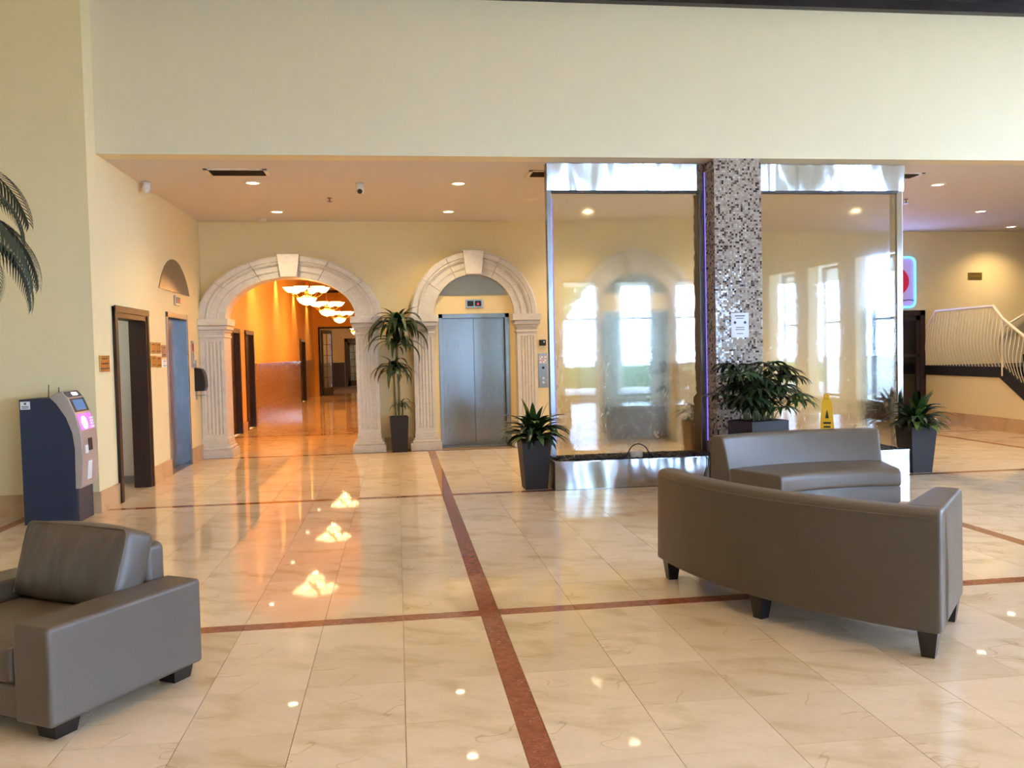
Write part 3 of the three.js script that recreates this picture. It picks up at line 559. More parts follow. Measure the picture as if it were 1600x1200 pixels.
  small('sprinkler', 'small dark sprinkler head beside the right fountain', 'sprinkler', 7.614, -12.096, [[0.03, 0], [0.028, -0.01], [0.01, -0.012], [0.008, -0.06], [0, -0.06]], M.bronzeMetal, [[0, -0.06], [0.04, -0.062], [0.04, -0.066], [0, -0.066]]);
  small('smoke_detector', 'round smoke detector near the back wall above the arch', 'smoke detector', -2.024, -13.872, [[0.075, 0], [0.075, -0.02], [0.06, -0.045], [0.03, -0.05], [0, -0.05]], M.trimWhite, [[0.02, -0.05], [0.02, -0.055], [0, -0.055]]);
  small('ceiling_speaker', 'round flush ceiling speaker close to the left fountain', 'speaker', 1.931, -12.074, [[0.13, 0], [0.128, -0.008], [0.11, -0.012], [0, -0.012]], M.trimWhite, [[0.1, -0.012], [0.1, -0.014], [0, -0.014]]);
}
// ------------------------------------------------------------------ water walls and mosaic pillar
const GZ = -9.85;
function wavySheet(x0, x1, y0, y1, z, amp, seed, nx = 90, ny = 8) {
  const g = new THREE.PlaneGeometry(x1 - x0, y1 - y0, nx, ny).translate((x0 + x1) / 2, (y0 + y1) / 2, 0), p = g.attributes.position, n = createNoise2D(rngOf(seed));
  for (let i = 0; i < p.count; i++) { const x = p.getX(i), y = p.getY(i); p.setZ(i, z + amp * (n(x * 1.5, y * 0.7) + 0.35 * n(x * 4.1 + 0.6 * y, y * 1.3 + 7))); }
  g.computeVertexNormals();
  return metricKeep(g);
}
const tilt = (g, y, z) => g.translate(0, -y, -z).rotateX(0.095).translate(0, y, z);
function metricKeep(g) { const p = g.attributes.position, uv = g.attributes.uv; for (let i = 0; i < p.count; i++) uv.setXY(i, p.getX(i), p.getY(i)); return g; }
function glassPane(x0, x1, y0, y1) {
  const g = new THREE.BoxGeometry(x1 - x0, y1 - y0, 0.012).translate((x0 + x1) / 2, (y0 + y1) / 2, GZ);
  return g;
}
M.water.bumpMap = rippleTex.clone(); M.water.bumpMap.repeat.set(1.6, 2.6); M.water.bumpMap.needsUpdate = true;
const pebbleRnd = rngOf(77);
function pebbles(parent, x0, x1, y, z0, z1, n) {
  const im = new THREE.InstancedMesh(new THREE.IcosahedronGeometry(0.022, 1), M.pebble, n), m = new THREE.Matrix4(), q = new THREE.Quaternion(), e = new THREE.Euler();
  for (let i = 0; i < n; i++) { const s = 0.6 + 0.7 * pebbleRnd(); q.setFromEuler(e.set(pebbleRnd() * 6, pebbleRnd() * 6, 0)); im.setMatrixAt(i, m.compose(new THREE.Vector3(lerp(x0, x1, pebbleRnd()), y + 0.012 * pebbleRnd(), lerp(z0, z1, pebbleRnd())), q, new THREE.Vector3(s, s * 0.6, s))); }
  im.name = 'pebble_bed'; im.userData.kind = 'stuff'; im.castShadow = im.receiveShadow = true; parent.add(im);
}
function ledStrip(parent, x, y0, y1, z, turn) {
  part('led_strip', bx(x - 0.006, x + 0.006, y0, y1, z - 0.006, z + 0.006), M.ledViolet, parent);
  const l = new THREE.RectAreaLight(new THREE.Color(0.38, 0.25, 1), 14, 0.02, y1 - y0);
  l.name = 'led_glow'; l.position.set(x + 0.012 * Math.sign(turn), (y0 + y1) / 2, z); l.rotation.y = turn > 0 ? -PI / 2 : PI / 2; parent.add(l);
}
{ // left fountain
  const t = thing('water_wall', 'tall glass water wall in steel frame left of the mosaic pillar', 'fountain');
  const b = part('basin', merge([wavySheet(1.7, 3.62, 0.004, 0.318, -9.37, 0.0035, 5), bx(1.7, 3.62, 0.004, 0.3, -9.395, -9.38), bx(3.605, 3.62, 0, 0.318, -9.98, -9.38), bx(1.7, 3.62, 0, 0.318, -9.98, -9.965), bx(1.7, 3.62, 0, 0.02, -9.98, -9.38), bx(1.7, 3.62, 0.31, 0.318, -9.395, -9.37)]), M.polished, t, 'polished steel basin');
  part('basin_side', bx(1.695, 1.712, 0, 0.318, -9.98, -9.385), M.black, b, 'black end plate of the basin');
  part('basin_lid', bx(1.712, 3.605, 0.26, 0.29, -9.965, -9.395), M.charcoal, b);
  pebbles(t, 1.78, 3.58, 0.297, -9.94, -9.5, 900);
  part('post', rbx(1.745, 1.80, 0.29, 3.7, -9.92, -9.81, 0.004), M.steel, t);
  part('post', rbx(3.56, 3.615, 0.29, 3.7, -9.92, -9.81, 0.004), M.steel, t);
  const h = part('header_box', merge([tilt(wavySheet(1.75, 3.6, 3.39, 3.695, -9.79, 0.006, 9), 3.54, -9.79), bx(1.75, 3.6, 3.385, 3.698, -9.95, -9.815)]), M.polished, t, 'mirror polished steel header');
  part('header_lip', bx(1.8, 3.56, 3.365, 3.388, -9.9, -9.81), M.charcoal, h);
  part('wet_glass', glassPane(1.8, 3.56, 0.28, 3.37), M.water, t, 'glass sheet with a film of running water');
  part('water_film', new THREE.BoxGeometry(1.75, 3.07, 0.008).translate(2.68, 1.83, GZ - 0.014), M.film, t, 'thin sheet of falling water');
  part('mineral_edge', metric(extrude(polyShape(Array.from({ length: 60 }, (_, i) => [3.555, 0.29 + (3.05 * i) / 59]).concat(Array.from({ length: 60 }, (_, i) => [3.505 + 0.012 * N[2](i * 0.37, 1.5) - (i > 45 ? 0.03 : 0), 3.34 - (3.05 * i) / 59]))), 0.003).translate(0, 0, GZ + 0.008)), std({ color: '#7c6242', roughness: 0.9 }), t, 'brown mineral crust');
  ledStrip(t, 1.807, 0.5, 3.3, -9.83, 1);
  ledStrip(t, 3.625, 0.45, 3.6, -9.79, 1);
  const box = thing('junction_box', 'small white electrical box lying on the fountain basin', 'junction box', [2.675, 0.318, -9.52]);
  part('housing', rbx(-0.065, 0.065, 0, 0.07, -0.03, 0.03, 0.006), M.white, box);
  part('lid', rbx(-0.06, 0.06, 0.07, 0.076, -0.027, 0.027, 0.002), M.trimWhite, box);
  single('pump_cable', merge([tube([[1.9, 0.325, -9.5], [2.1, 0.327, -9.44], [2.3, 0.325, -9.48], [2.48, 0.33, -9.45], [2.54, 0.35, -9.46], [2.6, 0.44, -9.47], [2.68, 0.475, -9.48], [2.76, 0.44, -9.47], [2.81, 0.36, -9.46], [2.84, 0.335, -9.44]], 0.007, 70, 7), tube([[2.8, 0.365, -9.462], [2.822, 0.35, -9.455], [2.845, 0.333, -9.445]], 0.014, 8, 8)]), M.rubber, 'black cable arching over the small white box on the basin', 'cable');
  single('power_cord', tube([[3.32, 0.335, -9.5], [3.42, 0.33, -9.41], [3.45, 0.3, -9.35], [3.455, 0.2, -9.345], [3.43, 0.1, -9.345], [3.44, 0.01, -9.32]], 0.006, 40, 7), M.rubber, 'black cord hanging over the front of the basin beside the pillar', 'cable');
}
{ // right fountain
  const t = thing('water_wall', 'tall glass water wall in steel frame right of the mosaic pillar', 'fountain');
  const b = part('basin', merge([wavySheet(4.2, 5.925, 0.004, 0.305, -9.37, 0.0035, 15), bx(4.2, 5.925, 0.004, 0.29, -9.395, -9.38), bx(5.91, 5.925, 0, 0.305, -9.98, -9.38), bx(4.2, 4.215, 0, 0.305, -9.98, -9.38), bx(4.2, 5.925, 0, 0.305, -9.98, -9.965), bx(4.2, 5.925, 0, 0.02, -9.98, -9.38), bx(4.2, 5.925, 0.297, 0.305, -9.395, -9.37)]), M.polished, t, 'polished steel basin');
  part('basin_lid', bx(4.215, 5.91, 0.26, 0.285, -9.965, -9.395), M.charcoal, b);
  pebbles(t, 4.24, 5.88, 0.29, -9.94, -9.42, 800);
  part('post', rbx(4.2, 4.25, 0.29, 3.7, -9.92, -9.81, 0.004), M.steel, t);
  part('post', rbx(6.065, 6.14, 0, 3.4, -9.99, -9.83, 0.004), M.polished, t);
  const h = part('header_box', merge([tilt(wavySheet(4.2, 6.14, 3.39, 3.695, -9.79, 0.009, 21), 3.54, -9.79), bx(4.2, 6.14, 3.385, 3.698, -9.95, -9.815)]), M.polished, t, 'mirror polished steel header');
  part('header_lip', bx(4.25, 6.07, 3.365, 3.388, -9.9, -9.81), M.charcoal, h);
  part('wet_glass', glassPane(4.25, 6.065, 0.28, 3.37), M.water, t, 'glass sheet with a film of running water');
  part('water_film', new THREE.BoxGeometry(1.81, 3.07, 0.008).translate(5.157, 1.83, GZ - 0.014), M.film, t, 'thin sheet of falling water');
}
{ // mosaic pillar
  const X0 = 3.63, X1 = 4.19, Z0 = -9.5, Z1 = -10.1, rnd = rngOf(31);
  const t = thing('mosaic_pillar', 'square pillar covered in tiny beige and brown mosaic between the fountains', 'pillar');
  part('core', bx(X0 + 0.004, X1 - 0.004, 0, CEIL, Z1, Z0 - 0.004), mortar, t);
  const P = 0.0224, S = 0.0203, pal = ['#b3a496', '#a8998b', '#bdb0a2', '#948475', '#5a4440', '#332728', '#7c6862', '#cfc4ba'], w = [0.28, 0.24, 0.17, 0.08, 0.08, 0.07, 0.05, 0.03];
  const list = [];
  const pick = () => { let r = rnd(); for (let i = 0; i < w.length; i++) { r -= w[i]; if (r < 0) return i; } return 0; };
  for (let j = 0; j < Math.floor(CEIL / P); j++) {
    for (let i = 0; i < 25; i++) list.push([X0 + P * (i + 0.5), P * (j + 0.5), Z0, 0]);
    for (let i = 0; i < 13; i++) { list.push([X0, P * (j + 0.5), Z0 - P * (i + 0.5), 1]); list.push([X1, P * (j + 0.5), Z0 - P * (i + 0.5), 2]); }
  }
  const im = new THREE.InstancedMesh(new THREE.BoxGeometry(S, S, 0.006), mosaicMat, list.length), m = new THREE.Matrix4(), q = new THREE.Quaternion(), e = new THREE.Euler(), c = new THREE.Color(), one = new THREE.Vector3(1, 1, 1);
  list.forEach(([x, y, z, f], k) => {
    q.setFromEuler(e.set((rnd() - 0.5) * 0.05, f === 1 ? -PI / 2 + (rnd() - 0.5) * 0.05 : f === 2 ? PI / 2 : (rnd() - 0.5) * 0.05, 0));
    im.setMatrixAt(k, m.compose(new THREE.Vector3(x, y, z), q, one));
    const i = pick(), v = 0.9 + 0.2 * rnd();
    im.setColorAt(k, c.set(pal[i]).multiplyScalar(v));
  });
  im.name = 'mosaic_tiles'; im.userData.kind = 'stuff'; im.castShadow = im.receiveShadow = true; t.add(im);
  const n = thing('paper_notice', 'white paper notice with two small pictograms taped to the mosaic pillar', 'notice', [3.916, 1.797, Z0 + 0.006]);
  part('sheet', bx(-0.106, 0.106, -0.142, 0.142, 0, 0.0015), M.paper, n);
  part('printed_lines', merge([bx(-0.06, 0.06, 0.1, 0.112, 0.0015, 0.002), bx(-0.045, 0.045, 0.075, 0.083, 0.0015, 0.002), bx(-0.05, 0.05, -0.03, -0.022, 0.0015, 0.002), bx(-0.055, 0.055, -0.055, -0.047, 0.0015, 0.002), bx(-0.04, 0.04, -0.1, -0.093, 0.0015, 0.002)]), M.ink, n);
  for (const x of [-0.06, 0.06]) part('pictogram', new THREE.CylinderGeometry(0.02, 0.02, 0.0008, 4).rotateX(PI / 2).translate(x, 0.03, 0.0018), std({ color: '#3c5878' }), n);
}
// ------------------------------------------------------------------ plants
function leafGeo(len, width, e0, e1, fold = 0.25, seg = 7, tipPow = 0.75) {
  const pos = [], idx = [], uv = [];
  let y = 0, z = 0;
  for (let i = 0; i <= seg; i++) {
    const t = i / seg, e = lerp(e0, e1, t), w = width * Math.pow(Math.sin(PI * Math.min(0.999, 0.08 + 0.92 * Math.pow(t, tipPow))), 0.8) * 0.5 + 0.001;
    if (i) { y += (len / seg) * Math.sin(e); z += (len / seg) * Math.cos(e); }
    pos.push(-w, y + w * fold, z, 0, y, z, w, y + w * fold, z);
    uv.push(0, t, 0.5, t, 1, t);
    if (i) { const a = (i - 1) * 3, b = i * 3; idx.push(a, b, a + 1, a + 1, b, b + 1, a + 1, b + 1, a + 2, a + 2, b + 1, b + 2); }
  }
  const g = new THREE.BufferGeometry();
  g.setAttribute('position', new THREE.Float32BufferAttribute(pos, 3)); g.setAttribute('uv', new THREE.Float32BufferAttribute(uv, 2)); g.setIndex(idx); g.computeVertexNormals();
  return g;
}
function addLeaf(parent, geo, mat, x, y, z, turn, tilt = 0, s = 1, name = 'leaf') {
  const l = part(name, geo, mat, parent);
  l.position.set(x, y, z); l.rotation.set(tilt, turn, 0, 'YXZ'); l.scale.setScalar(s);
}
function squarePot(t, b, top, h, mat) {
  const p = part('planter', merge([frustum(b, top, h), bx(-top, top, h - 0.012, h, top - 0.02, top), bx(-top, top, h - 0.012, h, -top, -top + 0.02)]), mat, t);
  part('soil', bx(-top + 0.015, top - 0.015, h, h + 0.006, -top + 0.015, top - 0.015), M.soil, p);
}
{
  const rnd = rngOf(5);
  const drac = [leafGeo(0.66, 0.09, 1.15, -1.5, 0.3, 11), leafGeo(0.72, 0.095, 0.95, -1.55, 0.3, 11), leafGeo(0.56, 0.085, 1.4, -1.2, 0.3, 10), leafGeo(0.44, 0.07, 1.5, 0.2, 0.3, 8)];
  const t = thing('potted_dracaena', 'tall two tier dracaena in dark tapered planter between the two arches', 'plant', [0.005, 0, -13.84], 0.05);
  squarePot(t, 0.118, 0.142, 0.56, M.planter);
  part('cane', merge([tube([[0, 0.55, 0], [0.01, 1.0, 0.01], [-0.01, 1.5, 0], [0.02, 2.05, 0]], 0.019, 16), tube([[-0.05, 0.55, 0.02], [-0.06, 0.9, 0.02], [-0.07, 1.36, 0.01]], 0.017, 12), tube([[0.05, 0.55, 0], [0.06, 0.65, 0], [0.05, 0.8, 0]], 0.014, 8)]), M.cane, t);
  const head = (x, y, n, s, y2 = 0.1) => { for (let i = 0; i < n; i++) { const k = i / n, a = i * 2.4 + rnd() * 0.5, back = Math.cos(a) < -0.15 ? 0.5 : 1; addLeaf(t, drac[i % 9 === 0 ? 3 : k > 0.75 ? 2 : i % 2], i % 5 === 0 ? M.leafMid : M.leaf, x, y + y2 * k - 0.02, 0, a, (rnd() - 0.5) * 0.35, back * s * (0.8 + 0.35 * rnd())); } };
  head(0.02, 1.86, 64, 1.0, 0.22);
  head(-0.02, 1.66, 22, 0.95, 0.1);
  head(-0.06, 1.24, 44, 0.72, 0.14);
  head(0.05, 0.7, 18, 0.42, 0.1);
}
{
  const bush = [leafGeo(0.36, 0.085, 1.25, -0.1, 0.35, 6), leafGeo(0.4, 0.08, 0.95, -0.55, 0.35, 6), leafGeo(0.34, 0.075, 1.45, 0.9, 0.35, 6), leafGeo(0.36, 0.08, 0.6, -0.7, 0.35, 6)];
  const build = (label, at, turn, pot, seed) => {
    const rnd = rngOf(seed), t = thing('potted_shrub', label, 'plant', at, turn);
    squarePot(t, 0.125, 0.168, 0.55, pot);
    for (let i = 0; i < 104; i++) { const k = i / 104, a = i * 2.399 + rnd() * 0.4, r = 0.09 * rnd(), near = Math.cos(a) < -0.2 ? 0.55 : 1; addLeaf(t, bush[k < 0.3 ? 3 : k < 0.62 ? 1 : k < 0.88 ? 0 : 2], i % 9 === 0 ? M.leafPale : i % 3 === 0 ? M.leafMid : M.leaf, r * Math.sin(a), 0.55 + 0.1 * k, r * Math.cos(a), a, (rnd() - 0.5) * 0.3, near * (0.85 + 0.35 * rnd())); }
  };
  build('leafy green plant in dark tapered planter between lift and left fountain', [1.51, 0, -9.63], 0.04, M.planter, 8);
  build('leafy green plant in slate tapered planter right of the right fountain', [6.165, 0, -9.62], 0.02, M.planterGrey, 12);
}
{ // lady palm
  const rnd = rngOf(19), t = thing('lady_palm', 'big fan leaved lady palm in slate box planter in front of the pillar', 'plant', [3.88, 0, -8.94], 0.3);
  part('planter', merge([bx(-0.25, 0.25, 0, 0.745, -0.2, 0.2)]), M.planterGrey, t);
  part('soil', bx(-0.235, 0.235, 0.745, 0.75, -0.185, 0.185), M.soil, t);
  const fan = () => { const list = []; for (let k = 0; k < 8; k++) { const a = (k - 3.5) * 0.42; list.push(leafGeo(0.27 + 0.03 * rnd(), 0.055, 0.65 + 0.25 * rnd(), -0.6 - 0.4 * Math.abs(k - 3.5) / 3.5, 0.3, 6).rotateY(a)); } return merge(list); };
  const fans = [fan(), fan(), fan()];
  for (let i = 0; i < 58; i++) {
    const a = i * 2.399, k = i / 58, r = (0.08 + 0.26 * Math.sqrt(rnd())) * (Math.cos(a) < -0.3 ? 0.5 : 1), h = 0.88 + 0.5 * k * (0.7 + 0.3 * rnd()), bxp = 0.14 * Math.sin(a * 1.7), bz = 0.1 * Math.cos(a * 1.3), ex = bxp + r * Math.sin(a), ez = bz + r * 0.8 * Math.cos(a);
    const f = part('frond', fans[i % 3], i % 4 === 0 ? M.leafMid : M.leaf, t);
    f.position.set(ex, h, ez); f.rotation.set((rnd() - 0.5) * 0.3 + 0.1, a, 0, 'YXZ');
    part('stalk', tube([[bxp - ex, 0.72 - h, bz - ez], [(bxp - ex) * 0.8, (0.72 - h) * 0.45, (bz - ez) * 0.8], [0, 0, 0]], 0.005, 8, 5).rotateY(-0), M.cane, t).position.set(ex, h, ez);
  }
}
{ // plant behind the left glass
  const rnd = rngOf(23), lg = leafGeo(0.34, 0.075, 1.1, -0.4, 0.3, 6), lg2 = leafGeo(0.3, 0.07, 0.7, -0.6, 0.3, 6);
  const t = thing('potted_shrub', 'leafy plant in tan planter standing behind the left fountain glass', 'plant', [3.8, 0, -10.6]);
  squarePot(t, 0.14, 0.17, 0.62, M.planterTan);
  for (let i = 0; i < 34; i++) addLeaf(t, i % 2 ? lg : lg2, i % 3 ? M.leaf : M.leafMid, 0, 0.62 + 0.004 * i, 0, i * 2.399, (rnd() - 0.5) * 0.4, 0.8 + 0.4 * rnd());
}
{ // tall palm at the left edge
  const rnd = rngOf(29), t = thing('potted_palm', 'tall indoor palm with drooping feather fronds at the left wall', 'palm', [-3.86, 0, -7.3]);
  squarePot(t, 0.2, 0.26, 0.55, M.planter);
  part('trunk', tube([[0, 0.5, 0], [0.03, 1.4, 0.02], [-0.02, 2.3, 0], [0, 3.0, 0]], 0.065, 24, 10), M.bark, t);
  const frondGeo = (len, e0, e1) => {
    const list = [], pts = []; let y = 0, z = 0; const seg = 34;
    for (let i = 0; i <= seg; i++) {
      const k = i / seg, e = lerp(e0, e1, Math.pow(k, 0.8)); if (i) { y += (len / seg) * Math.sin(e); z += (len / seg) * Math.cos(e); }
      pts.push([0, y, z]);
      if (i > 4) for (const s of [-1, 1]) { const L = 0.36 * Math.sin(PI * clamp(0.15 + 0.8 * k)) + 0.05; list.push(leafGeo(L, 0.02, 0.15, -0.9, 0.2, 3).rotateY(s * (1.0 - 0.45 * k)).rotateX(-e * 0.6).translate(0, y, z)); }
    }
    list.push(tube(pts, 0.007, 24, 5));
    return merge(list);
  };
  const F = [frondGeo(1.35, 1.0, -1.45), frondGeo(1.2, 0.7, -1.5), frondGeo(1.5, 1.3, -1.2), frondGeo(1.25, 1.15, -1.5)];
  const spots = [[0.9, 0, 1.0], [1.35, 1, 1], [1.9, 0, 0.9], [1.15, 3, 0.95], [1.5, 1, 0.85], [1.45, 0, 1.08], [1.75, 1, 1.1], [1.2, 1, 1.06], [1.6, 0, 1.05], [2.6, 2, 1], [3.5, 0, 1], [4.2, 3, 0.95], [5.0, 2, 1], [5.8, 1, 1], [0.3, 2, 0.9], [1.6, 1, 0.75]];
  spots.forEach(([a, k, s]) => { const f = part('frond', F[k], M.frond, t); f.position.set(0, 2.98 - 0.1 * rnd() - (s > 1.04 ? 0.32 : 0), 0); f.rotation.y = a; f.scale.setScalar(s); });
}
// ------------------------------------------------------------------ curved sofas
function roundPoly(pts) {                            // [x, y, radius]
  const out = [], n = pts.length;
  pts.forEach(([x, y, r = 0], i) => {
    const [px, py] = pts[(i + n - 1) % n], [qx, qy] = pts[(i + 1) % n];
    if (!r) return out.push([x, y]);
    const a = Math.hypot(px - x, py - y), b = Math.hypot(qx - x, qy - y), d = Math.min(r, a / 2, b / 2), A = [x + ((px - x) / a) * d, y + ((py - y) / a) * d], B = [x + ((qx - x) / b) * d, y + ((qy - y) / b) * d];
    for (let k = 0; k <= 5; k++) { const t = k / 5; out.push([lerp(lerp(A[0], x, t), lerp(x, B[0], t), t), lerp(lerp(A[1], y, t), lerp(y, B[1], t), t)]); }
  });
  return out;
}
function arcSolid(prof, a0, a1, seg = 28, soft = 0.02) {
  const P = roundPoly(prof), n = P.length, rm = P.reduce((s, p) => s + p[0], 0) / n, ym = P.reduce((s, p) => s + p[1], 0) / n, pos = [], idx = [], rings = [];
  const sgn = Math.sign(a1 - a0), da = (soft / rm) * sgn, xr = Math.max(...P.map((p) => Math.abs(p[0] - rm))), yr = Math.max(...P.map((p) => Math.abs(p[1] - ym)));
  for (const k of [0, 0.3, 0.62, 1]) rings.push([a0 + da * (1 - Math.cos((k * PI) / 2)), soft * (1 - Math.sin((k * PI) / 2))]);
  for (let i = 1; i < seg; i++) rings.push([lerp(a0 + da, a1 - da, i / seg), 0]);
  for (const k of [1, 0.62, 0.3, 0]) rings.push([a1 - da * (1 - Math.cos((k * PI) / 2)), soft * (1 - Math.sin((k * PI) / 2))]);
  for (const [a, inset] of rings) for (const [r, y] of P) { const rr = rm + (r - rm) * (1 - inset / xr), yy = ym + (y - ym) * (1 - inset / yr); pos.push(rr * Math.cos(a), yy, rr * Math.sin(a)); }
  for (let i = 0; i < rings.length - 1; i++) for (let j = 0; j < n; j++) { const a = i * n + j, b = i * n + ((j + 1) % n); idx.push(a, b, a + n, b, b + n, a + n); }
  const tris = THREE.ShapeUtils.triangulateShape(P.map(([x, y]) => new THREE.Vector2(x, y)), []), o = (rings.length - 1) * n;
  for (const [a, b, c] of tris) { idx.push(a, c, b); idx.push(o + a, o + b, o + c); }
  let g = new THREE.BufferGeometry();
  g.setAttribute('position', new THREE.Float32BufferAttribute(pos, 3)); g.setIndex(idx);
  // outward winding
  g = g.toNonIndexed(); { const p = g.attributes.position; let vol = 0; const A = new THREE.Vector3(), B = new THREE.Vector3(), C = new THREE.Vector3(); for (let i = 0; i < p.count; i += 3) vol += A.fromBufferAttribute(p, i).dot(B.fromBufferAttribute(p, i + 1).cross(C.fromBufferAttribute(p, i + 2))); if (vol < 0) { const q = p.array; for (let i = 0; i < q.length; i += 9) for (let k = 0; k < 3; k++) { const t = q[i + 3 + k]; q[i + 3 + k] = q[i + 6 + k]; q[i + 6 + k] = t; } } }
  return metric(toCreasedNormals(g, 0.7));
}
const rad = (d) => (d * PI) / 180;
function curvedSofa(label, [cx, cz], A0, A1, arm, legs) {
  const t = thing('curved_sofa', label, 'sofa', [cx, 0, cz], 0, undefined), a0 = rad(A0), a1 = rad(A1), armA = arm ? (0.17 / 2.2) * Math.sign(a1 - a0) : 0;
  part('backrest', arcSolid([[2.56, 0.13, 0.015], [2.55, 0.735, 0.05], [2.405, 0.74, 0.05], [2.31, 0.4, 0], [2.31, 0.13, 0.01]], a0, a1), M.leather, t);
  part('seat_cushion', arcSolid([[1.745, 0.285, 0.03], [2.315, 0.285, 0.01], [2.34, 0.445, 0.01], [1.745, 0.44, 0.06]], a0 + 0.004 * Math.sign(a1 - a0), a1 - armA - 0.004 * Math.sign(a1 - a0)), M.leather, t);
  part('base', arcSolid([[1.79, 0.13, 0.01], [2.31, 0.13, 0], [2.31, 0.285, 0], [1.79, 0.285, 0.01]], a0 + 0.006 * Math.sign(a1 - a0), a1 - armA), M.leather, t);
  if (arm) part('arm', arcSolid([[1.76, 0.13, 0.015], [2.45, 0.13, 0], [2.45, 0.739, 0], [1.78, 0.742, 0.05]], a1 - armA, a1, 6, 0.02), M.leather, t);
  part('welt', tube(Array.from({ length: 25 }, (_, i) => { const a = lerp(a0, a1, 0.01 + 0.98 * i / 24); return [2.5525 * Math.cos(a), 0.695, 2.5525 * Math.sin(a)]; }), 0.003, 60, 5), M.piping, t);
  const lg = frustum(0.03, 0.046, 0.13);
  for (const [r, d] of legs) { const l = part('leg', lg, M.blackWood, t); l.position.set(r * Math.cos(rad(d)), 0, r * Math.sin(rad(d))); l.rotation.y = -rad(d); }
  return t;
}
curvedSofa('curved taupe leather sofa seen from behind with an arm at one end', [4.28, -5.73], 178.4, 131.7, true, [[2.49, 176.3], [2.5, 154.5], [2.5, 133.2], [1.84, 133.5], [1.84, 176], [1.84, 155]]);
curvedSofa('curved armless taupe leather sofa facing the lobby in front of the fountain', [3.97, -5.36], 244, 284, false, [[2.49, 245.8], [2.49, 264], [2.49, 282.2], [1.86, 246], [1.86, 264], [1.86, 282]]);
// ------------------------------------------------------------------ armchair
function pillow(x0, x1, y0, y1, z0, z1, r, bulge, seed) {
  const w = x1 - x0, h = y1 - y0, d = z1 - z0, g = new RoundedBoxGeometry(w, h, d, 5, r), p = g.attributes.position, n = createNoise2D(rngOf(seed));
  // finer faces for the swelling
  const b = new THREE.BoxGeometry(w, h, d, 40, 18, 12), q = b.attributes.position, v = new THREE.Vector3();
  for (let i = 0; i < q.count; i++) {
    v.fromBufferAttribute(q, i);
    const c = new THREE.Vector3(clamp(v.x, -w / 2 + r, w / 2 - r), clamp(v.y, -h / 2 + r, h / 2 - r), clamp(v.z, -d / 2 + r, d / 2 - r)), o = v.clone().sub(c);
    if (o.lengthSq() > 0) v.copy(c).addScaledVector(o.normalize(), r);
    const fx = 1 - (2 * v.x / w) ** 2, fy = 1 - (2 * v.y / h) ** 2, fz = 1 - (2 * v.z / d) ** 2;
    v.z += Math.sign(v.z) * bulge * clamp(fx) * clamp(fy) * (Math.abs(v.z) > d * 0.3 ? 1 : 0); v.y += Math.sign(v.y) * bulge * 0.6 * clamp(fx) * clamp(fz) * (Math.abs(v.y) > h * 0.3 ? 1 : 0); v.x += Math.sign(v.x) * bulge * 0.3 * clamp(fy) * clamp(fz) * (Math.abs(v.x) > w * 0.4 ? 1 : 0);
    const wr = 0.009 * n(v.x * 13, v.y * 3 + v.z * 2); v.z += wr * clamp(fx * 2) * clamp(fy * 2);
    q.setXYZ(i, v.x, v.y, v.z);
  }
  const mv = mergeVertices((b.deleteAttribute('uv'), b.deleteAttribute('normal'), b), 1e-5); mv.computeVertexNormals();
  return metric(mv).translate((x0 + x1) / 2, (y0 + y1) / 2, (z0 + z1) / 2);
}
{
  const W = 0.56, t = thing('armchair', 'boxy taupe leather armchair with loose back cushion and wide arms', 'armchair', [-1.678, 0, -4.279], -0.548);
  for (const s of [-1, 1]) part('arm', rbx(s > 0 ? W - 0.215 : -W, s > 0 ? W : -W + 0.215, 0.07, 0.48, -0.42, 0.42, 0.02, 4), M.leather, t);
  part('back_frame', rbx(-W + 0.217, W - 0.217, 0.07, 0.655, -0.42, -0.29, 0.04, 4), M.leather, t);
  part('front_rail', rbx(-W + 0.217, W - 0.217, 0.07, 0.215, 0.2, 0.395, 0.012, 3), M.leather, t);
  part('seat_base', bx(-W + 0.218, W - 0.218, 0.09, 0.21, -0.29, 0.2), M.leather, t);
  part('seat_cushion', pillow(-W + 0.22, W - 0.22, 0.215, 0.385, -0.27, 0.42, 0.035, 0.012, 3), M.leather, t);
  const c = part('back_cushion', pillow(-0.345, 0.345, -0.175, 0.185, -0.09, 0.09, 0.035, 0.04, 11).rotateX(-0.31), M.leather, t);
  c.position.set(0, 0.55, -0.215);
  const loop = (z) => tube([[-0.33, -0.165, z], [-0.337, 0, z], [-0.337, 0.165, z], [-0.325, 0.178, z], [-0.15, 0.184, z], [0.15, 0.184, z], [0.325, 0.178, z], [0.337, 0.165, z], [0.337, 0, z], [0.33, -0.165, z]], 0.005, 80, 6).rotateX(-0.31);
  part('welt', loop(0.082), M.piping, c);
  const lg = frustum(0.05, 0.062, 0.07);
  for (const [x, z] of [[W - 0.1, 0.31], [W - 0.1, -0.33], [-W + 0.1, 0.31], [-W + 0.1, -0.33]]) part('leg', lg, M.blackWood, t).position.set(x, 0, z);
}
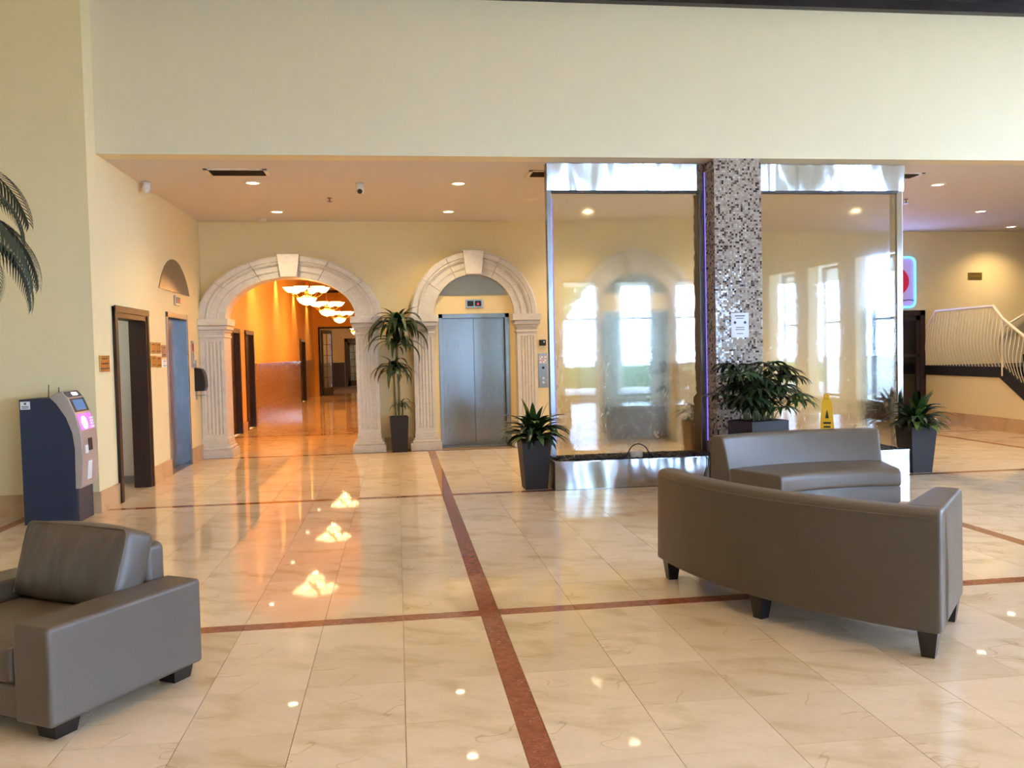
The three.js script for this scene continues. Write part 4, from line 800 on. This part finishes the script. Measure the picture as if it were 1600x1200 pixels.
// ------------------------------------------------------------------ cash machine
{
  const t = thing('cash_machine', 'navy cash machine with silver curved front and lit screen', 'cash machine', [-3.32, 0, -8.925]);
  // local x: back (-) to front (+); z: towards the camera (+)
  const d = 0.205;
  const side = polyShape([[-0.24, 0], [0.24, 0], [0.24, 0.44], [0.24, 0.72], [0.222, 0.87], [0.17, 1.02], [0.09, 1.15], [0.03, 1.205], [-0.245, 1.195]]);
  const across = (s, h, opt) => metric(extrude(s, 2 * h, opt).translate(0, 0, -h));
  part('cabinet', across(side, d, { bevelEnabled: true, bevelSize: 0.004, bevelThickness: 0.004, bevelSegments: 2 }), M.navy, t);
  part('lower_door', bx(0.241, 0.25, 0.005, 0.33, -d + 0.01, d - 0.01), M.charcoal, t);
  const outer = [[0.03, 1.215], [0.13, 1.262], [0.185, 1.2], [0.245, 1.05], [0.285, 0.9], [0.3, 0.78], [0.302, 0.6], [0.285, 0.36], [0.27, 0.335]], inner = [[0.235, 0.335], [0.24, 0.72], [0.222, 0.87], [0.17, 1.02], [0.09, 1.15]];
  const fascia = part('fascia', across(polyShape(outer.concat(inner)), d + 0.003, { bevelEnabled: true, bevelSize: 0.005, bevelThickness: 0.005, bevelSegments: 2 }), M.silver, t, 'silver moulded front');
  // pieces on the sloping front: placed by position along the outer curve
  const on = (x0, y0, x1, y1, w, zc, mat, name, lift = 0.006, parent = fascia) => {
    const L = Math.hypot(x1 - x0, y1 - y0), a = Math.atan2(y1 - y0, x1 - x0), nx = Math.sin(a), ny = -Math.cos(a), s = nx > 0 ? 1 : -1;
    const g = new RoundedBoxGeometry(L, 0.012, w, 2, 0.003).rotateZ(a).translate((x0 + x1) / 2 + s * nx * lift, (y0 + y1) / 2 + s * ny * lift, zc);
    return part(name, metric(g), mat, parent);
  };
  on(0.14, 1.255, 0.178, 1.205, 0.36, 0, M.charcoal, 'topper');
  on(0.15, 1.243, 0.172, 1.214, 0.13, -0.02, M.glowWhite, 'topper_light', 0.012);
  on(0.187, 1.19, 0.238, 1.06, 0.36, 0, M.black, 'screen_bezel');
  on(0.192, 1.175, 0.232, 1.075, 0.26, 0.01, M.screen, 'screen', 0.012);
  on(0.246, 1.04, 0.286, 0.885, 0.36, 0, M.glowPink, 'lit_panel');
  const disc = part('lit_logo', new THREE.CylinderGeometry(0.065, 0.065, 0.012, 28).rotateZ(-PI / 2 + 0.25).translate(0.28, 0.955, 0.06), M.glowWhite, fascia); disc.scale.set(1, 1, 1);
  for (let i = 0; i < 4; i++) for (let j = 0; j < 3; j++) on(0.272 + i * 0.0045, 1.0 - i * 0.028, 0.276 + i * 0.0045, 0.98 - i * 0.028, 0.022, -0.08 - j * 0.03, M.white, 'key', 0.013);
  on(0.298, 0.8, 0.303, 0.68, 0.1, 0.0, M.black, 'cash_slot');
  on(0.299, 0.74, 0.302, 0.66, 0.07, 0.1, M.paper, 'sticker');
  on(0.3, 0.58, 0.288, 0.4, 0.1, 0.02, M.paper, 'receipt_notice');
  const st = part('side_sticker', bx(-0.238, -0.15, 1.105, 1.18, d + 0.0045, d + 0.0055), M.paper, t);
  part('printed_mark', merge([bx(-0.205, -0.183, 1.15, 1.17, d + 0.0055, d + 0.006), bx(-0.225, -0.163, 1.13, 1.137, d + 0.0055, d + 0.006), bx(-0.225, -0.163, 1.115, 1.122, d + 0.0055, d + 0.006)]), M.ink, st);
  part('antenna', merge([bar([-0.06, 1.2, 0], [-0.055, 1.33, 0], 0.004), bar([0.0, 1.205, -0.1], [0.0, 1.3, -0.1], 0.004)]), M.black, t);
}
// ------------------------------------------------------------------ caution sign behind the right glass
{
  const t = thing('caution_sign', 'tall yellow folding wet floor sign between the armless sofa and right fountain', 'floor sign', [4.56, 0, -8.72], -0.45);
  t.scale.set(0.85, 1.36, 1.1);
  for (const s of [1, -1]) {
    const p = part('board', metric(extrude(polyShape([[-0.14, 0], [-0.06, 0], [-0.05, 0.05], [0.05, 0.05], [0.06, 0], [0.14, 0], [0.06, 0.7], [0.03, 0.74], [-0.03, 0.74], [-0.06, 0.7]]), 0.01).rotateX(s > 0 ? -0.19 : 0.19).translate(0, 0, s * 0.14)), M.yellow, t);
    if (s > 0) part('pictogram', merge([metric(extrude(polyShape([[-0.022, 0.57], [0.022, 0.57], [0, 0.64]]), 0.002)), bx(-0.045, 0.045, 0.525, 0.54, 0, 0.002), bx(-0.04, 0.04, 0.495, 0.508, 0, 0.002)]).translate(0, 0, 0.0105).rotateX(-0.19).translate(0, 0, 0.14), M.black, p);
  }
  part('handle', rbx(-0.035, 0.035, 0.71, 0.75, -0.03, 0.03, 0.008), M.yellow, t);
}
// ------------------------------------------------------------------ corridor: doors, lamps, chandeliers
{
  let n = 2;
  for (const [a, b, label] of [[17.25, 18.22, 'dark wooden corridor door nearest the arch'], [18.95, 19.93, 'second dark wooden corridor door from the arch'], [29.4, 30.9, 'dark double door far down the corridor']]) {
    const d = struct(`door_${n++}`, rbx(CX - 0.12, CX - 0.07, 0.005, 2.05, -b + 0.04, -a - 0.04, 0.003), M.wood, label);
    part('casing', merge([bx(CX - 0.19, CX + 0.03, 0, 2.1, -a - 0.045, -a + 0.045), bx(CX - 0.19, CX + 0.03, 0, 2.1, -b - 0.045, -b + 0.045), bx(CX - 0.19, CX + 0.03, 2.05, 2.14, -b - 0.045, -a + 0.045)]), M.wood, d);
    part('handle', merge([bar([CX - 0.07, 1.0, -a - 0.12], [CX - 0.01, 1.0, -a - 0.12], 0.012), bar([CX - 0.01, 1.0, -a - 0.12], [CX - 0.01, 1.0, -a - 0.24], 0.01)]), M.goldTrim, d);
    part('kick_panel', rbx(CX - 0.07, CX - 0.062, 0.15, 0.95, -b + 0.18, -a - 0.18, 0.003), M.blackWood, d);
  }
  plaque('room_plate', [CX, 1.62, -20.05], PI / 2, 0.14, 0.3, 2, 'small plate beside the second corridor door', M.steelPlain);
  const ring = lathe([[0.06, -0.001], [0.063, -0.01], [0.085, -0.006], [0.09, 0.002]], 24), lens = new THREE.CylinderGeometry(0.058, 0.058, 0.006, 20).translate(0, -0.004, 0);
  for (const [z, w] of [[-16, 'nearest the arch'], [-20, 'above the second door'], [-24, 'midway along the corridor'], [-28, 'past the middle of the corridor'], [-32, 'at the corridor end']]) {
    const t = thing('wall_washer_lamp', `small recessed lamp by the yellow corridor wall ${w}`, 'ceiling lamp', [CX + 0.22, CH, z], 0, 'recessed lamps along the corridor wall');
    part('trim_ring', ring, M.trimWhite, t); part('lamp_lens', lens, M.lampGlow, t);
    const l = new THREE.SpotLight(CORRIDOR_LAMP, 30, 0, 0.6, 0.6, 2); l.name = 'lamp_beam'; l.position.set(0, -0.02, 0); l.target.position.set(-0.05, -3, 0); l.castShadow = true; l.shadow.radius = 2; t.add(l, l.target);
  }
  const shade = lathe([[0.01, 0], [0.045, 0.005], [0.09, 0.04], [0.12, 0.085], [0.135, 0.1], [0.128, 0.1], [0.08, 0.045], [0.01, 0.012]], 24), bowl = lathe([[0.002, -0.13], [0.05, -0.125], [0.13, -0.085], [0.17, -0.03], [0.185, 0], [0.178, 0], [0.12, -0.07], [0.04, -0.11], [0.002, -0.118]], 28);
  function chandelier(x, y, z, top, label, n = 6, s = 1) {
    const t = thing('chandelier', label, 'chandelier', [x, y, z], 0.3, 'brass chandeliers in the corridor');
    part('stem', merge([bar([0, 0.0, 0], [0, top - y - 0.02, 0], 0.008), lathe([[0, 0.02], [0.03, 0.04], [0.045, 0.09], [0.025, 0.14], [0.014, 0.2], [0.03, 0.25], [0.012, 0.32], [0, 0.33]], 18)]), M.goldTrim, t);
    part('canopy', lathe([[0, top - y], [0.075, top - y], [0.07, top - y - 0.025], [0.03, top - y - 0.05], [0, top - y - 0.05]], 22), M.goldTrim, t);
    const b = part('bowl_lamp', bowl, M.bowlGlow, t, 'lit alabaster bowl'); b.position.y = 0;
    const l = new THREE.PointLight(CORRIDOR_LAMP, CHANDELIER_CD, 0, 2); l.name = 'bulb_glow'; l.position.set(0, -0.04, 0); l.castShadow = true; l.shadow.radius = 5; t.add(l);
    for (let k = 0; k < n; k++) {
      const a = (k / n) * 2 * PI, c = Math.cos(a), sn = Math.sin(a), r = 0.3 * s;
      const arm = part('arm', tube([[0.02 * c, 0.07, 0.02 * sn], [0.12 * c, 0.02, 0.12 * sn], [0.22 * c, 0.03, 0.22 * sn], [r * c, 0.1, r * sn]], 0.009, 18, 6), M.goldTrim, t);
      part('lamp_shade', shade.clone().translate(r * c, 0.1, r * sn), M.bowlGlow, arm);
    }
    part('finial', lathe([[0, -0.18], [0.012, -0.17], [0.018, -0.15], [0.008, -0.13], [0, -0.13]], 14), M.goldTrim, t);
  }
  chandelier(-1.62, 2.62, -16.3, CH, 'brass chandelier with lit alabaster bowls nearest the arch');
  chandelier(-1.62, 2.62, -20.9, CH, 'middle brass chandelier of the corridor row');
  chandelier(-1.62, 2.62, -25.5, CH, 'brass chandelier farthest down the corridor');
  chandelier(-1.75, 2.55, -38.0, 3.3, 'lit bowl chandelier in the hall beyond the corridor', 4, 0.5);
  // glazed doors
  function glazed(name, label, w, h, cols, rows) {
    const g = new THREE.Group(), leaf = part('leaf_frame', merge([bx(0, 0.11, 0, h, -0.022, 0.022), bx(w - 0.11, w, 0, h, -0.022, 0.022), bx(0, w, 0, 0.28, -0.022, 0.022), bx(0, w, h - 0.14, h, -0.022, 0.022)]), M.wood, g);
    const iw = w - 0.22, ih = h - 0.42;
    for (let i = 1; i < cols; i++) part('muntin', bx(0.11 + (iw * i) / cols - 0.012, 0.11 + (iw * i) / cols + 0.012, 0.28, h - 0.14, -0.015, 0.015), M.wood, leaf);
    for (let j = 1; j < rows; j++) part('muntin', bx(0.11, w - 0.11, 0.28 + (ih * j) / rows - 0.012, 0.28 + (ih * j) / rows + 0.012, -0.015, 0.015), M.wood, leaf);
    for (let i = 0; i < cols; i++) for (let j = 0; j < rows; j++) part('pane', bx(0.11 + (iw * i) / cols + 0.012, 0.11 + (iw * (i + 1)) / cols - 0.012, 0.28 + (ih * j) / rows + 0.012, 0.28 + (ih * (j + 1)) / rows - 0.012, -0.003, 0.003), M.doorPane, leaf);
    g.name = numbered(name); g.userData = { kind: 'structure', label, category: 'door' }; scene.add(g);
    return g;
  }
  const leaf = glazed('door_5', 'open glazed dark wooden door at the corridor end', 0.95, 2.55, 2, 5); leaf.position.set(-2.9, 0.01, -34.25); leaf.rotation.y = 1.22;
  const f1 = glazed('door_6', 'glazed dark wooden double door leaf at the end of the hall', 0.82, 2.2, 3, 5), f2 = glazed('door_7', 'second glazed leaf of the double door at the end of the hall', 0.82, 2.2, 3, 5);
  f1.position.set(-2.45, 0.01, -44.1); f2.position.set(-1.62, 0.01, -44.1);
  struct('trim_5', merge([bx(-2.6, -2.45, 0, 2.4, -44.2, -43.95), bx(-0.8, -0.65, 0, 2.4, -44.2, -43.95), bx(-2.6, -0.65, 2.22, 2.4, -44.2, -43.95)]), M.wood, 'dark wooden casing of the double door in the hall');
  single('hall_rug', rbx(-2.75, -0.6, 0.0005, 0.012, -43.2, -36.2, 0.004), M.carpet, 'brown patterned rug on the hall floor beyond the corridor', 'rug');
  const vw = struct('window_20', merge([bx(-2.1, -2.05, 1.3, 1.95, -46.45, -46.35), bx(-0.95, -0.9, 1.3, 1.95, -46.45, -46.35), bx(-2.1, -0.9, 1.3, 1.35, -46.45, -46.35), bx(-2.1, -0.9, 1.9, 1.95, -46.45, -46.35)]), M.frameMetal, 'small window behind the glazed double door of the hall');
  part('pane', bx(-2.05, -0.95, 1.35, 1.9, -46.402, -46.398), M.doorPane, vw);
  struct('ground_rear', bx(-30, 30, -0.6, -0.1, -70, -46.6), M.paving, 'paving behind the building');
}
// ------------------------------------------------------------------ right side: door, neon sign, stairs
{
  const c = struct('door_8', merge([bx(8.9, 9.0, 0, 2.18, RZ - 0.2, RZ + 0.03), bx(10.12, 10.22, 0, 2.18, RZ - 0.2, RZ + 0.03), bx(8.9, 10.22, 2.08, 2.18, RZ - 0.2, RZ + 0.03)]), M.wood, 'dark wooden glazed cabinet door left of the stairs');
  part('back_panel', bx(8.9, 10.22, 0, 2.18, RZ - 0.24, RZ - 0.21), M.blackWood, c);
  for (const [x0, x1] of [[9.0, 9.555], [9.565, 10.12]]) {
    const l = part('leaf', merge([bx(x0, x0 + 0.08, 0.01, 2.08, RZ - 0.03, RZ + 0.01), bx(x1 - 0.08, x1, 0.01, 2.08, RZ - 0.03, RZ + 0.01), bx(x0, x1, 0.01, 0.6, RZ - 0.03, RZ + 0.01), bx(x0, x1, 1.98, 2.08, RZ - 0.03, RZ + 0.01), bx(x0, x1, 1.28, 1.33, RZ - 0.03, RZ + 0.01)]), M.wood, c);
    part('pane', bx(x0 + 0.08, x1 - 0.08, 1.33, 1.98, RZ - 0.012, RZ - 0.008), M.doorPane, l);
    part('pane', bx(x0 + 0.08, x1 - 0.08, 0.6, 1.28, RZ - 0.012, RZ - 0.008), M.doorPane, l);
  }
  for (const y of [0.9, 1.3, 1.65]) part('shelf', bx(9.0, 10.12, y, y + 0.02, RZ - 0.2, RZ - 0.06), M.wood, c);
  // neon sign
  const s = thing('neon_sign', 'rounded sign with blue neon border and red oval on the back wall', 'neon sign', [9.5, 2.72, RZ]);
  const rr = (w, h, r) => { const q = new THREE.Shape(); q.moveTo(-w + r, -h); q.lineTo(w - r, -h); q.absarc(w - r, -h + r, r, -PI / 2, 0); q.lineTo(w, h - r); q.absarc(w - r, h - r, r, 0, PI / 2); q.lineTo(-w + r, h); q.absarc(-w + r, h - r, r, PI / 2, PI); q.lineTo(-w, -h + r); q.absarc(-w + r, -h + r, r, PI, 1.5 * PI); return q; };
  part('sign_face', metric(extrude(rr(0.47, 0.47, 0.1), 0.05)), M.neonBack, s);
  part('neon_tube', tube(rr(0.48, 0.48, 0.11).getSpacedPoints(60).map((p) => [p.x, p.y, 0.075]), 0.022, 160, 8, false), M.neonBlue, s);
  const el = new THREE.Shape(); el.absellipse(0, 0.02, 0.36, 0.3, 0, 2 * PI);
  part('red_oval', metric(extrude(el, 0.02).translate(0, 0, 0.05)), M.neonRed, s);
  part('supply_cord', tube([[0.5, -0.36, 0.05], [0.35, -0.34, 0.1], [0.1, -0.37, 0.1], [-0.2, -0.36, 0.08]], 0.008, 24, 6), M.rubber, s);
  const nl = new THREE.RectAreaLight(new THREE.Color(0.3, 0.4, 1), 9, 0.95, 0.95); nl.name = 'neon_glow'; nl.position.set(0, 0, 0.11); nl.rotation.y = PI; s.add(nl);
  // stairs
  struct('wall_stairs', metric((() => { const sh = polyShape([[15.6, 0], [15.6, 0.92], [13.5, 0.92], [12.02, 0.0]]); return extrude(sh, 0.12).rotateY(PI / 2).translate(10.22, 0, 0); })()), M.wall, 'cream wall under the stair landing');
  struct('baseboard_stairs', bx(10.195, 10.22, 0, 0.24, -15.6, -12.45), M.baseboard, 'marble baseboard under the stair landing');
  const t = thing('staircase', 'stairs with black landing edge and ivory railing on bowed balusters', 'staircase');
  part('landing', bx(10.2, 13.95, 0.925, 1.105, -15.62, -13.42), M.carpetDark, t);
  const stringer = extrude(polyShape([[13.42, 1.105], [13.42, 0.925], [13.5, 0.92], [12.02, 0.0], [11.7, 0.0], [11.7, 0.04]]), 0.05).rotateY(PI / 2).translate(10.19, 0, 0);
  part('stringer', metric(stringer), M.carpetDark, t);
  for (let k = 0; k < 5; k++) part('step', bx(10.24, 11.9, 0.925 - 0.185 * (k + 1) + 0.185 * 0 , 1.105 - 0.185 * (k + 1), -13.42 + 0.29 * k, -13.42 + 0.29 * (k + 1) + 0.02), M.carpetDark, t);
  for (let k = 0; k < 6; k++) part('upper_step', bx(12.3 + 0.28 * k, 13.95, 1.105 + 0.17 * k, 1.105 + 0.17 * (k + 1), -15.62, -14.45), M.carpetDark, t);
  const rail = [[10.2, 1.84, -15.55], [10.2, 2.14, -15.25], [10.2, 2.15, -13.66], [10.2, 1.93, -13.43], [10.2, 1.0, -11.95]];
  part('handrail', merge(rail.slice(1).map((p, i) => bar(rail[i], p, 0.026, 10)).concat(rail.slice(1, -1).map((p) => new THREE.SphereGeometry(0.026, 10, 8).translate(...p)))), M.railWhite, t);
  const topAt = (z) => { for (let i = 0; i < rail.length - 1; i++) if (z >= rail[i][2] && z <= rail[i + 1][2]) return lerp(rail[i][1], rail[i + 1][1], (z - rail[i][2]) / (rail[i + 1][2] - rail[i][2])); return 1; };
  for (let z = -15.48; z < -12.0; z += 0.088) {
    const y1 = topAt(z), y0 = z < -13.42 ? 1.1 : 1.105 - 0.62 * (z + 13.42);
    part('baluster', tube([[10.23, y0, z], [10.16, lerp(y0, y1, 0.22), z], [10.13, lerp(y0, y1, 0.45), z], [10.17, lerp(y0, y1, 0.75), z], [10.2, y1, z]], 0.009, 10, 5), M.railWhite, t);
  }
  part('newel', bar([10.2, 0.95, -13.43], [10.2, 1.93, -13.43], 0.022), M.railWhite, t);
  part('upper_handrail', bar([11.8, 1.8, -15.57], [13.9, 2.92, -15.57], 0.025), M.railWhite, t);
}
// ------------------------------------------------------------------ outside: what the wet glass mirrors
{
  const rnd = rngOf(55);
  const crown = (seed) => { const list = [], r = rngOf(seed); for (let i = 0; i < 26; i++) { const a = r() * 6.28, h = r(), s = 0.7 + 0.6 * r(), g = new THREE.IcosahedronGeometry(s, 1), p = g.attributes.position; for (let k = 0; k < p.count; k++) { const q = 0.8 + 0.4 * r(); p.setXYZ(k, p.getX(k) * q, p.getY(k) * q * 0.8, p.getZ(k) * q); } list.push(g.translate(1.7 * Math.cos(a) * Math.sin(PI * (0.2 + 0.7 * h)), 3.0 + 2.6 * h, 1.7 * Math.sin(a) * Math.sin(PI * (0.2 + 0.7 * h)))); } const m = merge(list); m.computeVertexNormals(); return m; };
  const crowns = [crown(1), crown(2), crown(3)];
  [[6.6, 24, 'opposite the entrance windows'], [-1, 22, 'across the forecourt']].forEach(([x, z, w], i) => {
    const t = thing('street_tree', `leafy green tree outside ${w}`, 'tree', [x, -0.1, z], rnd() * 6, 'trees outside the windows');
    part('trunk', tube([[0, 0, 0], [0.05, 1.5, 0], [0, 3.6, 0.1]], 0.13, 10, 8), M.bark, t);
    part('crown', crowns[i % 3], M.hedge, t).scale.setScalar(0.9 + 0.3 * rnd());
  });
  const hg = new THREE.BoxGeometry(16, 0.9, 1.0, 80, 8, 8), p = hg.attributes.position;
  for (let i = 0; i < p.count; i++) p.setXYZ(i, p.getX(i) + 0.06 * (rnd() - 0.5), p.getY(i) + 0.09 * (rnd() - 0.5), p.getZ(i) + 0.09 * (rnd() - 0.5));
  hg.computeVertexNormals();
  single('hedge', hg.translate(11, 0.33, 17.5), M.hedge, 'clipped green hedge along the forecourt outside', 'hedge');
}
scene.traverse((o) => { if (o.isMesh) o.castShadow = o.receiveShadow = true; });
renderer.render(scene, camera);
